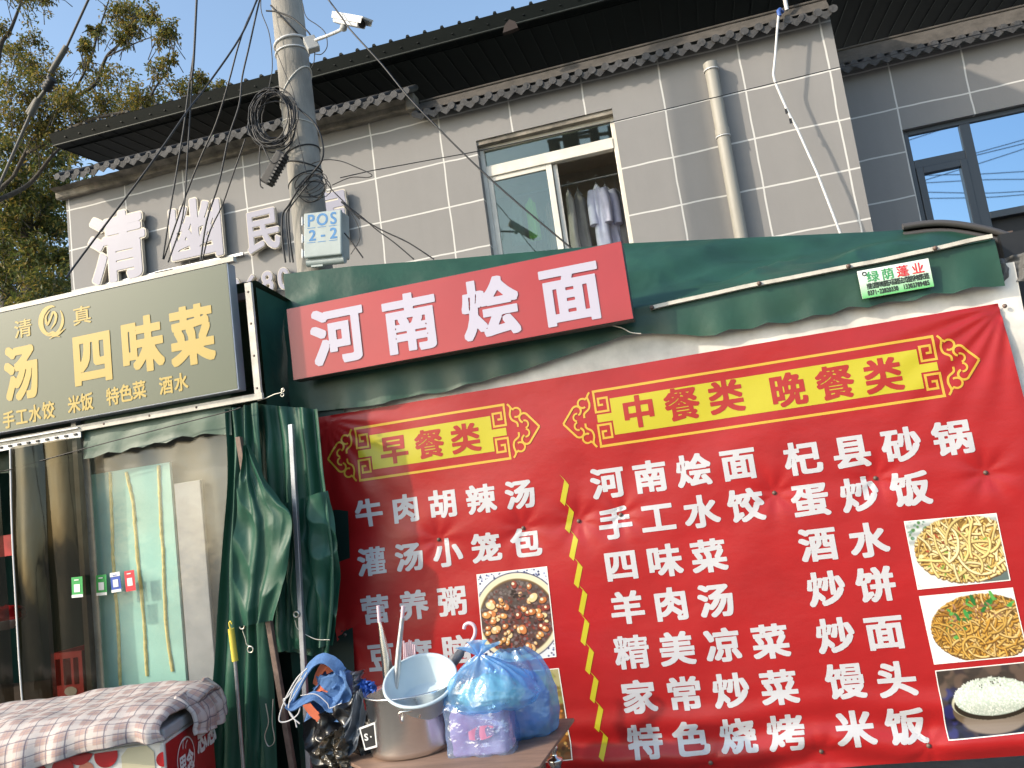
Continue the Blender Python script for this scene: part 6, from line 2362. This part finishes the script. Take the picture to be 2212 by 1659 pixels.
bag_surf(b, (ca_[0] + .005, 3.5), .2, .13, ztp - .01, kc[2] - .005, [(0, .72), (.05, .93), (.18, 1.03), (.4, .97), (.6, .78), (.78, .5), (.9, .24), (1, .06)], 11, folds=13, fold_amp=.13, lean=(kc[0] - ca_[0], -.02))
b.build('bag_film', M['bag'], bagA)
b = MB()
bag_surf(b, (ca_[0], 3.5), .15, .1, ztp, ztp + .13, [(0, .8), (.3, 1), (.7, .8), (1, .1)], 13, folds=3)
b.build('contents', mat('pale_green_contents', (.35, .62, .5), .7, var=.4, vscale=8), bagA)
b = MB()
knot(b, (kc[0], 3.48, kc[2] - .01), 3, 1.0)
b.build('knot', M['bag'], bagA)

# denim bag, black bag and the little black card on the left
M['denim'] = mat('blue_denim', (.07, .16, .36), .9, var=.3, vscale=25, bump=.25, bscale=150)
M['orange_cloth'] = mat('orange_lining', (.55, .13, .06), .85, var=.25, vscale=12)
M['seam'] = mat('pale_seam', (.5, .5, .52), .8)
M['black_film'] = mat('black_bag_film', (.016, .016, .018), .25, var=.5, vscale=6, spec=.5, bump=.25, bscale=14)
M['grey_film'] = mat('grey_bag_film', (.11, .13, .16), .35, var=.3, vscale=6, spec=.5, bump=.25, bscale=14)
d10 = lambda x, y: (576 + x / 3.142, 1248 + y / 3.142)
dn = thing('denim_bag', 'slumped blue denim bag with orange lining and a broad shoulder strap', 'bag', at(700, 1640, Y=3.66) * np.array((1, 1, 0)) + np.array((0, 0, ZB)))


def band(mb, pts, wid, Y, seed, yk=.75, mi=0, th=.006):
    P = smooth_line([np.array(at(*d10(*q), Y=Y)) for q in pts], 6)
    vs = []
    n = len(P)
    for i, p in enumerate(P):
        d = P[min(i + 1, n - 1)] - P[max(i - 1, 0)]
        d = d / max(1e-9, np.linalg.norm(d))
        inpl = np.cross(d, (0, 1, 0))
        w = (inpl * math.sqrt(1 - yk * yk) + np.array((0, yk, 0))) * wid / 2 * (1 + .15 * nz(i * .3, seed))
        o = np.cross(w, d)
        o = o / max(1e-9, np.linalg.norm(o)) * th
        vs += [p - w, p + w, p + w + o, p - w + o]
    mb.add(vs, [(4 * i + j, 4 * i + (j + 1) % 4, 4 * i + 4 + (j + 1) % 4, 4 * i + 4 + j) for i in range(n - 1) for j in range(4)], mi, False)


b = MB()
drape(b, [d10(*q) for q in ((345, 690), (330, 730), (235, 830), (225, 900), (235, 1010))], [d10(*q) for q in ((520, 615), (560, 650), (585, 760), (570, 850), (520, 960))], .6, .05, 3.62, 4, 50, 60, .05)
bd_ = b.build('body', M['denim'], dn)
b = MB()
bag_surf(b, at(*d10(460, 720), Y=3.66)[:2], .085, .06, at(*d10(460, 850), Y=3.66)[2], at(*d10(460, 640), Y=3.66)[2], [(0, .6), (.15, .95), (.6, 1.05), (.95, 1), (1, .85)], 5, folds=3, fold_amp=.05, top_gather=False)
b.build('rolled_pocket', M['denim'], dn)
b = MB()
band(b, [(160, 850), (215, 740), (265, 640), (310, 580), (370, 545), (430, 560), (480, 600), (505, 640)], .055, 3.6, 2)
b.build('strap', M['denim'], dn)
b = MB()
band(b, [(150, 850), (180, 870), (250, 830), (330, 800), (400, 840), (440, 880), (510, 855)], .05, 3.57, 3)
b.build('strap', M['denim'], dn)
b = MB()
band(b, [(330, 730), (345, 670), (370, 620), (400, 590), (425, 600), (440, 640)], .045, 3.63, 5, yk=.5)
band(b, [(265, 850), (300, 900), (330, 930), (360, 955)], .035, 3.555, 6, yk=.3)
band(b, [(330, 780), (370, 745), (420, 760)], .03, 3.6, 8, yk=.4)
b.build('orange_lining', M['orange_cloth'], dn)
b = MB()
for pts in ([(230, 800), (330, 790), (410, 850), (430, 885), (510, 850)], [(155, 850), (230, 720), (275, 640)]):
    b.tube(smooth_line([np.array(at(*d10(*q), Y=3.535)) for q in pts], 6), .0022, 5)
b.build('seam_line', M['seam'], dn)
b = MB()
drape(b, [d10(*q) for q in ((600, 700), (610, 740), (650, 790))], [d10(*q) for q in ((680, 690), (735, 720), (745, 775))], 1.3, .02, 3.6, 7, 24, 18, .05)
b.build('blue_tatter', mat('bright_blue_cloth', (.02, .09, .4), .7), dn)
cord = thing('loose_string', 'loose loops of thin white cord hanging beside the denim bag', 'cord', at(605, 1560, Y=3.58))
b = MB()
for pts in ([(275, 615), (200, 690), (120, 840), (85, 965), (140, 975), (210, 930), (225, 875), (190, 890)], [(250, 640), (150, 800), (115, 830), (150, 900), (190, 960), (205, 1015)], [(240, 680), (190, 740), (150, 870), (170, 940), (225, 990)]):
    b.tube(smooth_line([np.array(at(*d10(*q), Y=3.56)) for q in pts], 6), .0035, 6)
b.build('loops', M['seam'], cord)

bk = thing('black_plastic_bag', 'crumpled glossy black plastic bag slumped on the left of the table', 'plastic bag', at(720, 1650, Y=3.5) * np.array((1, 1, 0)) + np.array((0, 0, ZB)))
b = MB()
drape(b, [d10(*q) for q in ((240, 985), (250, 1090), (290, 1200), (330, 1440))], [d10(*q) for q in ((580, 820), (640, 900), (740, 1010), (765, 1440))], 1.1, .03, 3.56, 6, 80, 80, .04)
b.build('film', M['black_film'], bk)
b = MB()
drape(b, [d10(*q) for q in ((590, 790), (560, 900), (480, 1040), (330, 1150), (320, 1190))], [d10(*q) for q in ((640, 750), (650, 900), (640, 1050), (600, 1180), (490, 1250))], .7, .03, 3.47, 12, 60, 70, .03)
b.build('torn_flap', M['grey_film'], bk)
b = MB()
drape(b, [d10(*q) for q in ((420, 1060), (330, 1140), (310, 1200), (430, 1290))], [d10(*q) for q in ((520, 1010), (530, 1090), (540, 1190), (560, 1285))], 1.2, .025, 3.44, 15, 50, 50, .035)
b.build('crumpled_end', mat('bronze_glint_film', (.05, .04, .028), .16, spec=.8, bump=.6, bscale=16), bk)  # warm highlights of the crumples put into the film colour
b = MB()
drape(b, [d10(*q) for q in ((560, 650), (590, 690), (600, 780))], [d10(*q) for q in ((635, 630), (640, 680), (640, 760))], 1.2, .03, 3.6, 17, 24, 20, .05)
b.build('bag_neck', M['grey_film'], bk)
cdq = [at(*d10(*q), Y=3.44) for q in ((628, 1018), (735, 978), (752, 1148), (668, 1172))]
cdt = thing('black_card', 'small black card with a white border propped between black bag and pot', 'card', cdq[3])
b = MB()
b.prism(cdq, (0, .004, 0))
co_ = b.build('card', M['black'], cdt)
b = MB()
cfr = [np.array(q) + np.array((0, -.002, 0)) for q in cdq]
cen_ = sum(cfr) / 4
inn = [q + (cen_ - q) * .17 for q in cfr]
b.add(cfr + inn, [(i, (i + 1) % 4, 4 + (i + 1) % 4, 4 + i) for i in range(4)])
for i, ch in enumerate('S.'):
    put_glyph(b, ch, lambda a, q, o, i=i: (cen_[0] - .012 + .022 * i + a, cen_[1] - .002, cen_[2] + q), .04, .04, bold=.03, N=40)
b.build('white_border', M['card_white'], co_)

# gas bottle with chrome valve behind the table end
gb = at(*c8(1384, 1600), Y=3.95)
gas = thing('gas_bottle', 'gas bottle with a shiny chrome valve peeking out beyond the table corner', 'gas bottle', (gb[0], 3.95, 0))
zv = gb[2]
b = MB()
b.lathe([(.001, 0), (.1, 0), (.115, .02), (.118, max(.1, zv - .16)), (.1, zv - .1), (.05, zv - .06), (.001, zv - .055)], 32, Matrix.Translation((gb[0], 3.95, 0)))
b.build('cylinder', mat('grey_gas_bottle', (.16, .17, .17), .5, var=.3), gas)
b = MB()
b.lathe([(.001, zv - .055), (.022, zv - .055), (.026, zv - .03), (.036, zv - .01), (.036, zv + .002), (.014, zv + .01), (.012, zv + .03), (.02, zv + .04), (.022, zv + .055), (.016, zv + .066), (.001, zv + .07)], 24, Matrix.Translation((gb[0], 3.95, 0)))
b.build('valve', mat('chrome', (.75, .75, .75), .12, metal=1), gas)
